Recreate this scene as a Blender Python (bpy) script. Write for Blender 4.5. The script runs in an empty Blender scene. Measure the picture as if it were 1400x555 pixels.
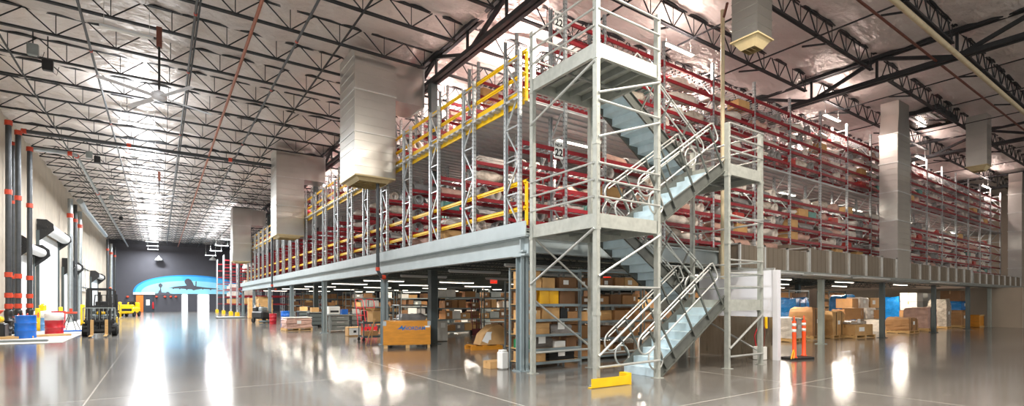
import bpy, math, random
from mathutils import Vector, Matrix
R = random.Random(7)
scene = bpy.context.scene
COL = scene.collection
PI = math.pi

# ------------------------------------------------------------------ camera
TH = math.radians(34.8)
ST, CT = math.sin(TH), math.cos(TH)
FPX, HX, HY, CH = 694.0, 700.0, 412.0, 1.5
cam_d = bpy.data.cameras.new('camera')
cam_d.sensor_fit = 'HORIZONTAL'; cam_d.sensor_width = 36.0
cam_d.lens = FPX / 1400 * 36.0
cam_d.shift_y = (HY - 277.5) / 1400
cam_d.clip_start = 0.05; cam_d.clip_end = 400
cam = bpy.data.objects.new('camera', cam_d)
cam.location = (0, 0, CH); cam.rotation_euler = (PI / 2, 0, -TH)
COL.objects.link(cam); scene.camera = cam

def F(px, py):                      # floor point measured on the photograph
    d = FPX * CH / (py - HY); u = (px - HX) / FPX
    return (d * (ST + u * CT), d * (CT - u * ST))
def YatX(px, X):
    u = (px - HX) / FPX
    return X * (CT - u * ST) / (ST + u * CT)
def XatY(px, Y):
    u = (px - HX) / FPX
    return Y * (ST + u * CT) / (CT - u * ST)

# ------------------------------------------------------------------ materials
def lin(h):
    h = h.lstrip('#'); v = [int(h[i:i+2], 16) / 255 for i in (0, 2, 4)]
    return tuple((c / 12.92 if c <= .04045 else ((c + .055) / 1.055) ** 2.4) for c in v) + (1,)
MATS = {}
def mat(name, col, rough=.5, metal=0.0, var=.12, scale=6.0, bump=0.0, bscale=40.0, emit=0.0, spec=None, rvar=0.0, stretch=None):
    if name in MATS: return MATS[name]
    m = bpy.data.materials.new(name); m.use_nodes = True
    nt = m.node_tree; b = nt.nodes['Principled BSDF']
    c = lin(col)
    tc = nt.nodes.new('ShaderNodeTexCoord'); src = tc.outputs['Object']
    if stretch:
        mp = nt.nodes.new('ShaderNodeMapping'); mp.inputs['Scale'].default_value = stretch
        nt.links.new(src, mp.inputs[0]); src = mp.outputs[0]
    nz = nt.nodes.new('ShaderNodeTexNoise'); nz.inputs['Scale'].default_value = scale; nz.inputs['Detail'].default_value = 3
    nt.links.new(src, nz.inputs['Vector'])
    rp = nt.nodes.new('ShaderNodeValToRGB')
    rp.color_ramp.elements[0].position = .3; rp.color_ramp.elements[1].position = .7
    rp.color_ramp.elements[0].color = tuple(max(0, x * (1 - var)) for x in c[:3]) + (1,)
    rp.color_ramp.elements[1].color = tuple(min(1, x * (1 + var)) for x in c[:3]) + (1,)
    nt.links.new(nz.outputs['Fac'], rp.inputs[0]); nt.links.new(rp.outputs[0], b.inputs['Base Color'])
    b.inputs['Roughness'].default_value = rough; b.inputs['Metallic'].default_value = metal
    if rvar:
        mr = nt.nodes.new('ShaderNodeMapRange'); mr.inputs['From Min'].default_value = .3; mr.inputs['From Max'].default_value = .7
        mr.inputs['To Min'].default_value = max(.02, rough - rvar); mr.inputs['To Max'].default_value = rough + rvar
        nt.links.new(nz.outputs['Fac'], mr.inputs[0]); nt.links.new(mr.outputs[0], b.inputs['Roughness'])
    if spec is not None: b.inputs['Specular IOR Level'].default_value = spec
    if bump:
        n2 = nt.nodes.new('ShaderNodeTexNoise'); n2.inputs['Scale'].default_value = bscale; n2.inputs['Detail'].default_value = 4
        nt.links.new(src, n2.inputs['Vector'])
        bp = nt.nodes.new('ShaderNodeBump'); bp.inputs['Strength'].default_value = bump; bp.inputs['Distance'].default_value = .05 if name != 'foil_insulation' else .12
        nt.links.new(n2.outputs['Fac'], bp.inputs['Height']); nt.links.new(bp.outputs[0], b.inputs['Normal'])
    if emit:
        b.inputs['Emission Color'].default_value = c; b.inputs['Emission Strength'].default_value = emit
    MATS[name] = m
    return m

M_JOIST = mat('dark_joist_steel', '#24272a', .55, .1)
M_DECKW = mat('corrugated_deck', '#c3c4c4', .45, .3, .06)
M_GALV = mat('galvanised_duct', '#c9c8c3', .31, .95, .05, 1.2)
M_GALVD = mat('galvanised_flange', '#d4d6d4', .38, .75, .08, 6)
M_TRUNK = mat('brown_duct_board', '#7d7263', .42, .5, .07, 1.5)
M_RACK = mat('galvanised_upright', '#c3c8ca', .38, .55, .08, 8)
M_RED = mat('red_beam_paint', '#8e1d27', .42, 0, .12, 4)
M_YEL = mat('safety_yellow_paint', '#f2c413', .4, 0, .08, 4)
M_GREY = mat('blue_grey_beam_paint', '#a9b4b6', .42, .05, .06, 3)
M_COLG = mat('slate_column_paint', '#8b989b', .45, .05, .06, 3)
M_COLD = mat('dark_green_grey_column_paint', '#4a5455', .5, .05, .08, 3)
M_TOWER = mat('weathered_galvanised_tower', '#b5b8b0', .42, .45, .10, 9)
M_TUBE = mat('galvanised_tube', '#c6c8c4', .35, .6, .08, 9)
M_STAIRD = mat('stringer_dull_steel', '#666964', .45, .5, .12, 6)
M_TREAD = mat('pale_blue_tread_paint', '#c9dde5', .38, .05, .08, 5)
M_PLATU = mat('platform_underside_steel', '#8d918c', .5, .35, .12, 4)
M_CONC = mat('tilt_up_concrete', '#b3a999', .8, 0, .10, 1.1, .15, 9)
M_CHAR = mat('charcoal_wall_paint', '#43444c', .7, 0, .06, .8)
M_BEIGE = mat('beige_wall_paint', '#b3a593', .75, 0, .05, 1)
M_WHITE = mat('white_door_paint', '#d3d7d8', .4, 0, .03, 2)
M_WPANEL = mat('white_panel_sheet', '#e6e8ee', .35, .05, .03, 2)
M_BRONZE = mat('brushed_bronze_steel', '#a39888', .32, .8, .10, 2.5, stretch=(6, 6, .6), rvar=.06)
M_BLACK = mat('black_paint', '#1b1c1d', .45, 0, .2, 6)
M_RUBBER = mat('black_rubber', '#141414', .75, 0, .2, 12)
M_PIPE = mat('dark_steel_pipe', '#4b4f52', .4, .5, .12, 5)
M_PIPEG = mat('galvanised_pipe', '#a9b1b4', .35, .7, .1, 5)
M_COUP = mat('red_orange_coupling', '#c8452b', .45, 0, .12, 9)
M_COPPER = mat('rust_red_sprinkler_pipe', '#a4664f', .5, .2, .12, 6)
M_CREAMP = mat('cream_pipe', '#c6b796', .5, 0, .1, 5)
M_RUST = mat('rusty_pipe', '#6d3f32', .55, .2, .15, 6)
M_WOOD = mat('plywood', '#d08a26', .55, 0, .14, 3, .05, 30, stretch=(1, 1, 5))
M_PALE = mat('pale_timber', '#cda56c', .65, 0, .16, 5, stretch=(1, 6, 6))
M_CARD = mat('cardboard', '#a87c50', .75, 0, .10, 4)
M_CARDL = mat('light_cardboard', '#c69c66', .75, 0, .10, 4)
M_CARDD = mat('dark_cardboard', '#7c5a3d', .78, 0, .12, 4)
M_PLASTIC = mat('white_plastic', '#e9e9e4', .35, 0, .03, 4)
M_BLUE = mat('blue_drum_paint', '#1163c0', .35, 0, .08, 5)
M_DRED = mat('red_drum_paint', '#b5202a', .35, 0, .08, 5)
M_GREEN = mat('green_plastic', '#1e7a4c', .4, 0, .08, 5)
M_ORANGE = mat('orange_delineator_plastic', '#f0541e', .4, 0, .05, 5)
M_REFL = mat('reflective_white_band', '#f0efe6', .3, 0, .03, 9)
M_WRAP = mat('clear_stretch_wrap_over_goods', '#bdb1a2', .22, 0, .25, 7, .6, 14)
M_WRAPW = mat('white_foam_wrap', '#d9cfc4', .4, 0, .16, 5, .5, 9)
M_WRAPG = mat('grey_composite_part', '#8d8a88', .4, .1, .2, 5, .3, 9)
M_WRAPP = mat('pinkish_primer_part', '#c29c8d', .45, 0, .15, 5, .3, 9)
M_WRAPB = mat('blue_stretch_wrap', '#1573b8', .25, 0, .2, 6, .5, 12)
M_STEELT = mat('grey_cabinet_steel', '#8e9695', .4, .3, .08, 5)
M_CABW = mat('pale_grey_cabinet', '#c8c6bd', .45, 0, .05, 5)
M_GOLD = mat('bright_yellow_bin_plastic', '#f5b90c', .4, 0, .05, 5)
M_PAPER = mat('white_paper', '#f2f2ee', .7, 0, .02, 9)
M_NAVY = mat('logo_blue_paint', '#1c66a8', .5, 0, .03, 9)
M_INK = mat('black_print', '#151515', .6, 0, .03, 9)
M_TAN = mat('tan_diffuser_metal', '#cbb98f', .45, .2, .06, 6)
def emitter(name, col, s):
    m = bpy.data.materials.new(name); m.use_nodes = True
    nt = m.node_tree; nt.nodes.clear()
    e = nt.nodes.new('ShaderNodeEmission'); o = nt.nodes.new('ShaderNodeOutputMaterial')
    e.inputs[0].default_value = lin(col); e.inputs[1].default_value = s
    nt.links.new(e.outputs[0], o.inputs[0]); return m
M_LENS = emitter('lit_lamp_lens', '#fff4e2', 9.0)
M_LENSC = emitter('lit_cool_lamp_lens', '#f6f9ff', 9.0)
M_EXIT = emitter('lit_exit_sign', '#e02814', 1.6)
M_DAY = emitter('daylit_opening', '#f4faff', 3.0)

# ------------------------------------------------------------------ mesh builder
class MB:
    def __init__(s): s.v = []; s.f = []; s.m = []; s.sm = []
    def add(s, vs, fs, mi=0, smooth=False):
        o = len(s.v); s.v += [tuple(v) for v in vs]
        for f in fs: s.f.append(tuple(i + o for i in f)); s.m.append(mi); s.sm.append(smooth)
        return s
    def box2(s, x0, x1, y0, y1, z0, z1, mi=0):
        vs = [(x0,y0,z0),(x1,y0,z0),(x1,y1,z0),(x0,y1,z0),(x0,y0,z1),(x1,y0,z1),(x1,y1,z1),(x0,y1,z1)]
        return s.add(vs, [(0,3,2,1),(4,5,6,7),(0,1,5,4),(1,2,6,5),(2,3,7,6),(3,0,4,7)], mi)
    def box(s, c, d, mi=0, rz=0.0, rx=0.0, ry=0.0):
        hx, hy, hz = d[0]/2, d[1]/2, d[2]/2
        mt = Matrix.Rotation(rz, 3, 'Z') @ Matrix.Rotation(ry, 3, 'Y') @ Matrix.Rotation(rx, 3, 'X')
        vs = [Vector(c) + mt @ Vector(p) for p in ((-hx,-hy,-hz),(hx,-hy,-hz),(hx,hy,-hz),(-hx,hy,-hz),(-hx,-hy,hz),(hx,-hy,hz),(hx,hy,hz),(-hx,hy,hz))]
        return s.add(vs, [(0,3,2,1),(4,5,6,7),(0,1,5,4),(1,2,6,5),(2,3,7,6),(3,0,4,7)], mi)
    def cbox(s, c, d, b=.02, mi=0, rz=0.0):          # chamfered box
        hx, hy, hz = d[0]/2, d[1]/2, d[2]/2; b = min(b, hx*.45, hy*.45, hz*.45)
        ring = lambda x, y, z, e: [(-x+e,-y,z),(x-e,-y,z),(x,-y+e,z),(x,y-e,z),(x-e,y,z),(-x+e,y,z),(-x,y-e,z),(-x,-y+e,z)]
        vs = ring(hx-b, hy-b, -hz, b*.4) + ring(hx, hy, -hz+b, b) + ring(hx, hy, hz-b, b) + ring(hx-b, hy-b, hz, b*.4)
        ca, sa = math.cos(rz), math.sin(rz)
        vs = [(c[0]+x*ca-y*sa, c[1]+x*sa+y*ca, c[2]+z) for x, y, z in vs]
        fs = [tuple(range(7,-1,-1)), tuple(range(24,32))]
        for r in range(3):
            for i in range(8): j = (i+1) % 8; fs.append((r*8+i, r*8+j, r*8+8+j, r*8+8+i))
        return s.add(vs, fs, mi)
    def bar(s, p, q, w, h=None, mi=0):
        h = h or w; p, q = Vector(p), Vector(q); t = (q-p).normalized()
        up = Vector((0,0,1)) if abs(t.z) < .98 else Vector((0,1,0))
        a = t.cross(up).normalized(); b = a.cross(t).normalized(); a *= w/2; b *= h/2
        vs = [p-a-b, p+a-b, p+a+b, p-a+b, q-a-b, q+a-b, q+a+b, q-a+b]
        return s.add(vs, [(0,3,2,1),(4,5,6,7),(0,1,5,4),(1,2,6,5),(2,3,7,6),(3,0,4,7)], mi)
    def tube(s, pts, r, n=8, mi=0, closed=False, cap=True):
        pts = [Vector(p) for p in pts]; k = len(pts); rings = []
        for i, p in enumerate(pts):
            if closed: t = (pts[(i+1) % k] - pts[i-1]).normalized()
            elif i == 0: t = (pts[1]-p).normalized()
            elif i == k-1: t = (p-pts[i-1]).normalized()
            else: t = ((pts[i+1]-p).normalized() + (p-pts[i-1]).normalized()).normalized()
            if i == 0:
                up = Vector((0,0,1)) if abs(t.z) < .9 else Vector((0,1,0)); a = t.cross(up).normalized()
            else: a = (a - t*a.dot(t)).normalized()
            b = t.cross(a).normalized()
            rings.append([p + (a*math.cos(2*PI*j/n) + b*math.sin(2*PI*j/n))*r for j in range(n)])
        vs = [v for rg in rings for v in rg]; fs = []
        for i in range(k if closed else k-1):
            i2 = (i+1) % k
            for j in range(n): j2 = (j+1) % n; fs.append((i*n+j, i2*n+j, i2*n+j2, i*n+j2))
        s.add(vs, fs, mi, True)
        if cap and not closed: s.add(rings[0], [tuple(range(n))], mi); s.add(rings[-1], [tuple(range(n-1,-1,-1))], mi)
        return s
    def lathe(s, prof, c=(0,0,0), n=20, mi=0, smooth=True):
        vs = [(c[0]+r*math.cos(2*PI*j/n), c[1]+r*math.sin(2*PI*j/n), c[2]+z) for r, z in prof for j in range(n)]; fs = []
        for i in range(len(prof)-1):
            for j in range(n): j2 = (j+1) % n; fs.append((i*n+j, i*n+j2, (i+1)*n+j2, (i+1)*n+j))
        fs.append(tuple(range(n-1,-1,-1))); fs.append(tuple((len(prof)-1)*n+j for j in range(n)))
        return s.add(vs, fs, mi, smooth)
    def prism(s, poly, a, b, plane='xz', mi=0):      # polygon extruded between a and b along the remaining axis
        def P(u, v, w): return (u, w, v) if plane == 'xz' else ((w, u, v) if plane == 'yz' else (u, v, w))
        n = len(poly)
        vs = [P(u, v, a) for u, v in poly] + [P(u, v, b) for u, v in poly]
        fs = [tuple(range(n-1,-1,-1)), tuple(range(n,2*n))] + [(i,(i+1)%n,n+(i+1)%n,n+i) for i in range(n)]
        return s.add(vs, fs, mi)
    def build(s, name, mats, parent=None, loc=None, rz=0.0, autosm=False):
        me = bpy.data.meshes.new(name); me.from_pydata(s.v, [], s.f)
        if not isinstance(mats, (list, tuple)): mats = [mats]
        for m in mats: me.materials.append(m)
        me.polygons.foreach_set('material_index', s.m); me.polygons.foreach_set('use_smooth', s.sm)
        me.update()
        import bmesh
        bm = bmesh.new(); bm.from_mesh(me); bmesh.ops.recalc_face_normals(bm, faces=bm.faces); bm.to_mesh(me); bm.free()
        o = bpy.data.objects.new(name, me); COL.objects.link(o)
        if loc: o.location = loc
        if rz: o.rotation_euler = (0, 0, rz)
        if parent: o.parent = parent
        return o

KIDS = {}
def tag(o, label=None, cat=None, group=None, kind=None):
    if label: o['label'] = label
    if cat: o['category'] = cat
    if group: o['group'] = group
    if kind: o['kind'] = kind
    return o
def thing(name, label, cat, loc=(0,0,0), rz=0.0, group=None):
    o = bpy.data.objects.new(name, None); COL.objects.link(o)
    o.empty_display_size = .2; o.location = loc; o.rotation_euler = (0, 0, rz)
    return tag(o, label, cat, group)
def struct(name, mb, m, parent=None):
    o = mb.build(name, m, parent); o['kind'] = 'structure'; return o
def copy_tree(o, loc=None, rz=None, label=None, group=None, parent=None):
    kids = [c for c in o.children]
    c = o.copy(); COL.objects.link(c)
    if parent: c.parent = parent
    if loc is not None: c.location = loc
    if rz is not None: c.rotation_euler = (0, 0, rz)
    if label: c['label'] = label
    if group: c['group'] = group
    for k in kids: copy_tree(k, parent=c)
    return c
ORD = ['first','second','third','fourth','fifth','sixth','seventh','eighth','ninth','tenth','eleventh','twelfth','thirteenth','fourteenth','fifteenth','sixteenth','seventeenth','eighteenth','nineteenth','twentieth','twenty-first','twenty-second','twenty-third','twenty-fourth','twenty-fifth','twenty-sixth','twenty-seventh']
def text(body, size, m, parent, loc, rot, ext=.003, align='CENTER', name='lettering'):
    cu = bpy.data.curves.new(name, 'FONT'); cu.body = body; cu.size = size; cu.extrude = ext; cu.offset = size*.02
    cu.align_x = align; cu.align_y = 'CENTER'; cu.materials.append(m)
    o = bpy.data.objects.new(name, cu); COL.objects.link(o); o.parent = parent; o.location = loc; o.rotation_euler = rot
    return o
# ================================================================== SETTING
WX, FY, ZD = -5.8, 88.0, 10.25        # left wall, far wall, roof deck
ZJ, ZG = 9.45, 9.12                    # joist and girder undersides
RX = 56.0
# floor: polished concrete with pale saw-cut joints
def floor_mat():
    m = bpy.data.materials.new('polished_concrete'); m.use_nodes = True
    nt = m.node_tree; b = nt.nodes['Principled BSDF']; L = nt.links
    tc = nt.nodes.new('ShaderNodeTexCoord')
    n1 = nt.nodes.new('ShaderNodeTexNoise'); n1.inputs['Scale'].default_value = .35; n1.inputs['Detail'].default_value = 6; n1.inputs['Roughness'].default_value = .65
    n2 = nt.nodes.new('ShaderNodeTexNoise'); n2.inputs['Scale'].default_value = 5; n2.inputs['Detail'].default_value = 5
    L.new(tc.outputs['Object'], n1.inputs['Vector']); L.new(tc.outputs['Object'], n2.inputs['Vector'])
    mx = nt.nodes.new('ShaderNodeMix'); mx.data_type = 'FLOAT'; mx.inputs[0].default_value = .35
    L.new(n1.outputs['Fac'], mx.inputs[2]); L.new(n2.outputs['Fac'], mx.inputs[3])
    rp = nt.nodes.new('ShaderNodeValToRGB')
    rp.color_ramp.elements[0].position = .34; rp.color_ramp.elements[1].position = .68
    rp.color_ramp.elements[0].color = lin('#5f5c58'); rp.color_ramp.elements[1].color = lin('#807d77')
    L.new(mx.outputs[0], rp.inputs[0])
    br = nt.nodes.new('ShaderNodeTexBrick'); br.offset = 0; br.inputs['Scale'].default_value = 1
    br.inputs['Brick Width'].default_value = 5.2; br.inputs['Row Height'].default_value = 5.4
    br.inputs['Mortar Size'].default_value = .012; br.inputs['Mortar Smooth'].default_value = .1
    br.inputs['Color1'].default_value = (0,0,0,1); br.inputs['Color2'].default_value = (0,0,0,1); br.inputs['Mortar'].default_value = (1,1,1,1)
    mp = nt.nodes.new('ShaderNodeMapping'); mp.inputs['Location'].default_value = (.9, .8, 0)
    L.new(tc.outputs['Object'], mp.inputs[0]); L.new(mp.outputs[0], br.inputs['Vector'])
    cm = nt.nodes.new('ShaderNodeMix'); cm.data_type = 'RGBA'
    L.new(br.outputs['Color'], cm.inputs[0]); L.new(rp.outputs[0], cm.inputs[6]); cm.inputs[7].default_value = lin('#b9b5ac')
    L.new(cm.outputs[2], b.inputs['Base Color'])
    mr = nt.nodes.new('ShaderNodeMapRange'); mr.inputs['From Min'].default_value = .3; mr.inputs['From Max'].default_value = .7
    mr.inputs['To Min'].default_value = .15; mr.inputs['To Max'].default_value = .17
    L.new(mx.outputs[0], mr.inputs[0]); L.new(mr.outputs[0], b.inputs['Roughness'])
    b.inputs['IOR'].default_value = 1.55; b.inputs['Coat Weight'].default_value = .25; b.inputs['Coat Roughness'].default_value = .08
    return m
struct('floor', MB().box2(WX-.3, RX+.3, -14, FY+.4, -.2, 0), floor_mat())

# ceiling: foil-faced insulation sagging between the joists
JY = [5.12 + 2.17*k for k in range(-1, 39)]
def ceil_mat():
    m = mat('foil_insulation', '#ddd5d0', .36, .3, .06, .5, .9, 3.2, stretch=(.8, 1.5, 1)); return m
cb = MB(); nx = 190; ys = []
y = -14.0
while y < FY + .2: ys.append(y); y += .31
vs = []; rr = random.Random(3)
for yy in ys:
    for i in range(nx + 1):
        x = WX - .2 + (RX + .4 - WX) * i / nx
        ph = ((yy - 5.12) / 2.17) % 1.0
        sag = .09 + .22 * (math.sin(PI * ph) ** .7) * (.75 + .25*math.sin(x*1.7 + int((yy-5.12)//2.17)*2.1))
        rib = .03 * math.cos(2*PI*x/1.22)
        vs.append((x, yy, ZD - sag + rib + rr.uniform(-.045, .045)))
W = nx + 1
fs = [(r*W+i, r*W+i+1, (r+1)*W+i+1, (r+1)*W+i) for r in range(len(ys)-1) for i in range(nx)]
cb.add(vs, fs, 0, True)
cb.box2(WX-.3, RX+.3, -14, FY+.4, ZD+.12, ZD+.3)
struct('ceiling', cb, ceil_mat())

# walls
def wall_mat(name, col, pitch, off, gap='#8f877b', rough=.8):
    m = mat(name, col, rough, 0, .09, 1.0, .12, 8)
    return m
wl = MB()
yy = 12.0
while yy < FY:                                   # tilt-up panels with recessed joints
    wl.box2(WX-.3, WX, yy+.012, min(yy+6.1, FY)-.012, 0, ZD+.1); yy += 6.1
wl.box2(WX-.34, WX-.02, 12, FY, 0, ZD+.1)
struct('wall_left', wl, M_CONC)
wf = MB(); xx = WX - .3
while xx < RX:
    wf.box2(xx+.05, min(xx+6.6, RX+.3)-.05, FY, FY+.3, 0, ZD+.1); xx += 6.6
wf.box2(WX-.3, RX+.3, FY+.02, FY+.34, 0, ZD+.1)
struct('wall_far', wf, M_CHAR)
wr = MB().box2(RX, RX+.3, -14, FY+.3, 0, ZD+.1)
for k in range(14): wr.box2(RX-.04, RX, -12+k*7.2, -11.7+k*7.2, 0, ZD)
struct('wall_right', wr, M_BEIGE)
wb = MB().box2(40.2, 40.4, 7.1, 16, 0, 2.3)
for k in range(4): wb.box2(40.17, 40.2, 7.1+k*2.4, 7.14+k*2.4, 0, 2.3)
struct('wall_partition', wb, M_BEIGE)
struct('baseboard_left', MB().box2(WX, WX+.02, 12, FY, 0, .12), M_COLD)

# mural on the far wall, flat paint
mu = thing('wall_mural', 'blue painted sky mural with dark jet and tower silhouettes on the charcoal far wall', 'mural', (0, FY, 0))
def dome(cx, hw, z0, h, n=40):
    return [(cx + hw*math.cos(PI*i/n), z0 + h*math.sin(PI*i/n)**.8) for i in range(n+1)]
def flat(poly, d, name, m): return MB().prism(poly, -d, -d+.004, 'xz').build(name, m, mu)
M_SKY1 = mat('mural_deep_blue', '#1487d8', .6, 0, .18, .5); M_SKY2 = mat('mural_mid_blue', '#49b4ea', .6, 0, .15, .6); M_SKY3 = mat('mural_pale_blue', '#8fd8f5', .6, 0, .12, .6)
flat(dome(3.9, 6.9, 2.6, 2.75), .006, 'sky_rim', M_SKY1)
flat(dome(3.9, 6.65, 2.6, 2.55), .012, 'sky_band', M_SKY2)
flat(dome(3.9, 6.0, 2.6, 1.9), .018, 'sky_glow', M_SKY3)
M_SIL = mat('mural_dark_silhouette', '#4a4b55', .7, 0, .05, 2)
def onfar(px, py):                       # measured point on the far wall
    u = (px-HX)/FPX; X = FY*(ST+u*CT)/(CT-u*ST); d = X*ST + FY*CT
    return X, CH + (HY-py)/FPX*d
def silpoly(pts): return [onfar(*p) for p in pts]
town = [(181,403.2),(183,400.4),(186,400),(188,398.6),(189,400),(192,399.4),(195,399.6),(198,400.6),(205,401.2),(214.5,401),(216.5,400.2),(217,397.5),(218.4,396.8),(219,393.5),(216.6,391),(216.8,388.6),(219.4,387),(222,388.8),(222.3,391),(220.3,393.5),(220.9,399.4),(227,400),(228,398.6),(231,399.2),(233,401.2),(240,402),(300,402.4),(300,403.4)]
flat(silpoly(town), .024, 'skyline_silhouette', M_SIL)
plane = [(230.5,393.6),(240,391.6),(252,390.6),(255,390.2),(252.6,386.6),(252.2,384),(254,381.6),(257.5,380.8),(261,382.4),(263.5,386),(265,390),(267,391),(267.4,384.8),(268.8,384.4),(268.6,391.4),(280,393),(300,394.6),(300,395.4),(289,395.6),(288,397),(286.6,395.4),(278.5,395),(277.4,396.2),(276,394.9),(268,396),(264.5,397),(262,395.6),(256.5,395.4),(255.5,397),(254,395.2),(247,394.6),(246,396),(244.4,394.4),(238,394.6),(236.6,395.6),(235.4,394)]
flat(silpoly(plane), .024, 'jet_silhouette', M_SIL)

# far doors
def far_rect(x0p, x1p, y0p, y1p):
    (xa, za), (xb, zb) = onfar(x0p, y1p), onfar(x1p, y0p); return xa, xb, za, zb
def door_struct(name): 
    o = bpy.data.objects.new(name, None); COL.objects.link(o); o['kind'] = 'structure'; return o
xa, xb, _, zt = far_rect(182, 212, 402.5, 425)
zt = 2.45
d1 = door_struct('door_5')
MB().box2(xa, xb, FY-.16, FY+.02, zt-.0, zt+.32).build('door_header', M_WHITE, d1)
MB().box2(xa+.1, xb-.1, FY-.05, FY+.01, 0, zt).build('door_frame', M_BLACK, d1)
a, b_, _, _ = far_rect(186, 196, 405, 425)
od = MB().box2(a, b_, FY-.1, FY-.05, .02, zt-.1)
for k in range(5): od.box2(a+(b_-a)*k/5+.01, a+(b_-a)*(k+1)/5-.01, FY-.115, FY-.1, .04, zt-.12)
od.build('orange_leaf', mat('orange_door_paint', '#d8741c', .45, 0, .1, 3), d1)
a, b_, _, _ = far_rect(196.6, 210, 405, 425)
dl = MB().box2(a, b_, FY-.1, FY-.05, .02, zt-.1).build('dark_leaf', mat('navy_door_paint', '#1f2a38', .4, 0, .1, 3), d1)
po = MB().box2((a+b_)/2-.3, (a+b_)/2+.12, FY-.115, FY-.1, .95, 1.75).build('notice', M_PAPER, dl)
a, b_, _, _ = far_rect(208, 210, 405, 425)
fx = MB().lathe([(.09,0),(.11,.05),(.11,.75),(.06,.9),(.03,1.0)], ((a+b_)/2+.02, FY-.25, .45), 12).build('fire_extinguisher', M_DRED)
tag(fx, 'red fire extinguisher beside the dark far door', 'extinguisher')
for i, (p0, p1) in enumerate(((249.5, 255.6), (271, 285))):
    a, b_, _, _ = far_rect(p0, p1, 402, 425)
    w = door_struct('door_%d' % (6+i))
    fr = MB(); fr.box2(a-.12, a, FY-.1, FY+.02, 0, 2.6); fr.box2(b_, b_+.12, FY-.1, FY+.02, 0, 2.6); fr.box2(a-.12, b_+.12, FY-.1, FY+.02, 2.48, 2.6)
    if i: fr.box2(a+.3, b_-.3, FY-.1, FY-.06, 2.1, 2.16); fr.box2(b_-.55, b_-.47, FY-.1, FY-.06, 0, 2.1)
    fr.build('door_frame', M_WPANEL, w)
    MB().box2(a, b_, FY-.05, FY-.02, 0.02, 2.48).build('daylight_pane', M_DAY, w)
for i, px in enumerate((174.5, 214, 225.5, 233.5, 240.5)):
    x, z = onfar(px, 405.6)
    bl = MB().lathe([(.05,-.05),(.16,0),(.16,.16),(.05,.22)], (x, FY-.22, z-.1), 12).build('alarm_light', M_COUP)
    tag(bl, '%s of the small red lamps in the row under the mural, from the left' % ORD[i], 'wall lamp')

# ------------------------------------------------------------------ girders, joists, building columns
GX = [7.9, 20.6, 33.6, 46.6]
def girder(x, y0, y1, name_lbl):
    g = thing('roof_girder', name_lbl, 'girder', (x, 0, 0))
    t = MB(); t.box2(-.14, -.03, y0, y1, ZD-.32, ZD-.2); t.box2(.03, .14, y0, y1, ZD-.32, ZD-.2); t.build('top_chord', M_JOIST, g)
    t = MB(); t.box2(-.16, -.03, y0, y1, ZG, ZG+.14); t.box2(.03, .16, y0, y1, ZG, ZG+.14); t.build('bottom_chord', M_JOIST, g)
    w = MB(); k = 0
    for i in range(len(JY)-1):
        ya, yb = JY[i], JY[i+1]
        if ya < y0 or yb > y1: continue
        p, q = ((0, ya, ZD-.28), (0, yb, ZG+.07)) if k % 2 == 0 else ((0, ya, ZG+.07), (0, yb, ZD-.28))
        w.bar(p, q, .11, .11)
        w.bar((0, yb, ZG+.07), (0, yb, ZD-.28), .07, .07) ; k += 1
    w.build('web', M_JOIST, g)
GL = ['deep black roof girder running over the mezzanine edge beside the big hanging ducts', 'deep black roof girder crossing above the red racks past the stair tower', 'deep black roof girder above the small hanging diffuser box on the right', 'farthest deep black roof girder over the end of the red racks']
for x, l in zip(GX, GL): girder(x, 2.5, 88, l)
def joist_meshes(L, pitch=1.45):
    t = MB(); t.box2(0, L, -.06, -.01, ZD-.16, ZD-.1); t.box2(0, L, .01, .06, ZD-.16, ZD-.1)
    b = MB(); b.box2(.3, L-.3, -.055, -.008, ZJ, ZJ+.055); b.box2(.3, L-.3, .008, .055, ZJ, ZJ+.055)
    w = MB(); n = int(round(L/pitch)); s = (L-.6)/n
    for i in range(n):
        x0 = .3 + s*i
        w.tube([(x0, 0, ZJ+.03), (x0+s/2, 0, ZD-.13)], .02, 5); w.tube([(x0+s/2, 0, ZD-.13), (x0+s, 0, ZJ+.03)], .02, 5)
        w.tube([(x0+s, 0, ZJ+.03), (x0+s, 0, ZD-.13)], .013, 5)
    return t, b, w
spans = [(WX+.1, GX[0]-.15, 9, 88), (GX[0]+.15, GX[1]-.15, 2.5, 88), (GX[1]+.15, GX[2]-.15, 2.5, 60), (GX[2]+.15, GX[3]-.15, 2.5, 60), (GX[3]+.15, RX-.1, 2.5, 40)]
names = ['black open-web steel joist spanning the ceiling over the open aisle', 'black open-web steel joist under the foil ceiling just right of the mezzanine girder', 'black open-web steel joist over the middle of the red racks', 'black open-web steel joist in the bay above the right end of the racks', 'black open-web steel joist in the farthest right ceiling bay']
for si, (xa, xb, y0, y1) in enumerate(spans):
    t, b, w = joist_meshes(xb-xa, 1.45 if si == 0 else 1.0); proto = None
    for yj in JY:
        if not (y0 <= yj <= y1): continue
        if proto is None:
            proto = thing('roof_joist', names[si], 'joist', (xa, yj, 0), 0, 'roof joists bay ' + ORD[si])
            t.build('top_chord', M_JOIST, proto); b.build('bottom_chord', M_JOIST, proto); w.build('web', M_JOIST, proto)
        else: copy_tree(proto, (xa, yj, 0))
# bridging angles running along the hall between joists
for i, x in enumerate((-3.9, .9, 4.6, 10.2, 13.2, 16.2, 23.2, 26.4, 29.6, 36.4, 39.8, 43.2)):
    o = MB().box2(x-.025, x+.025, 2.9 if x > 7 else 10, 87, ZJ-.03, ZJ+.0).build('bridging_bar', M_JOIST)
    tag(o, '%s long black bridging bar under the roof joists counting from the left wall' % ORD[i], 'bar')
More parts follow.
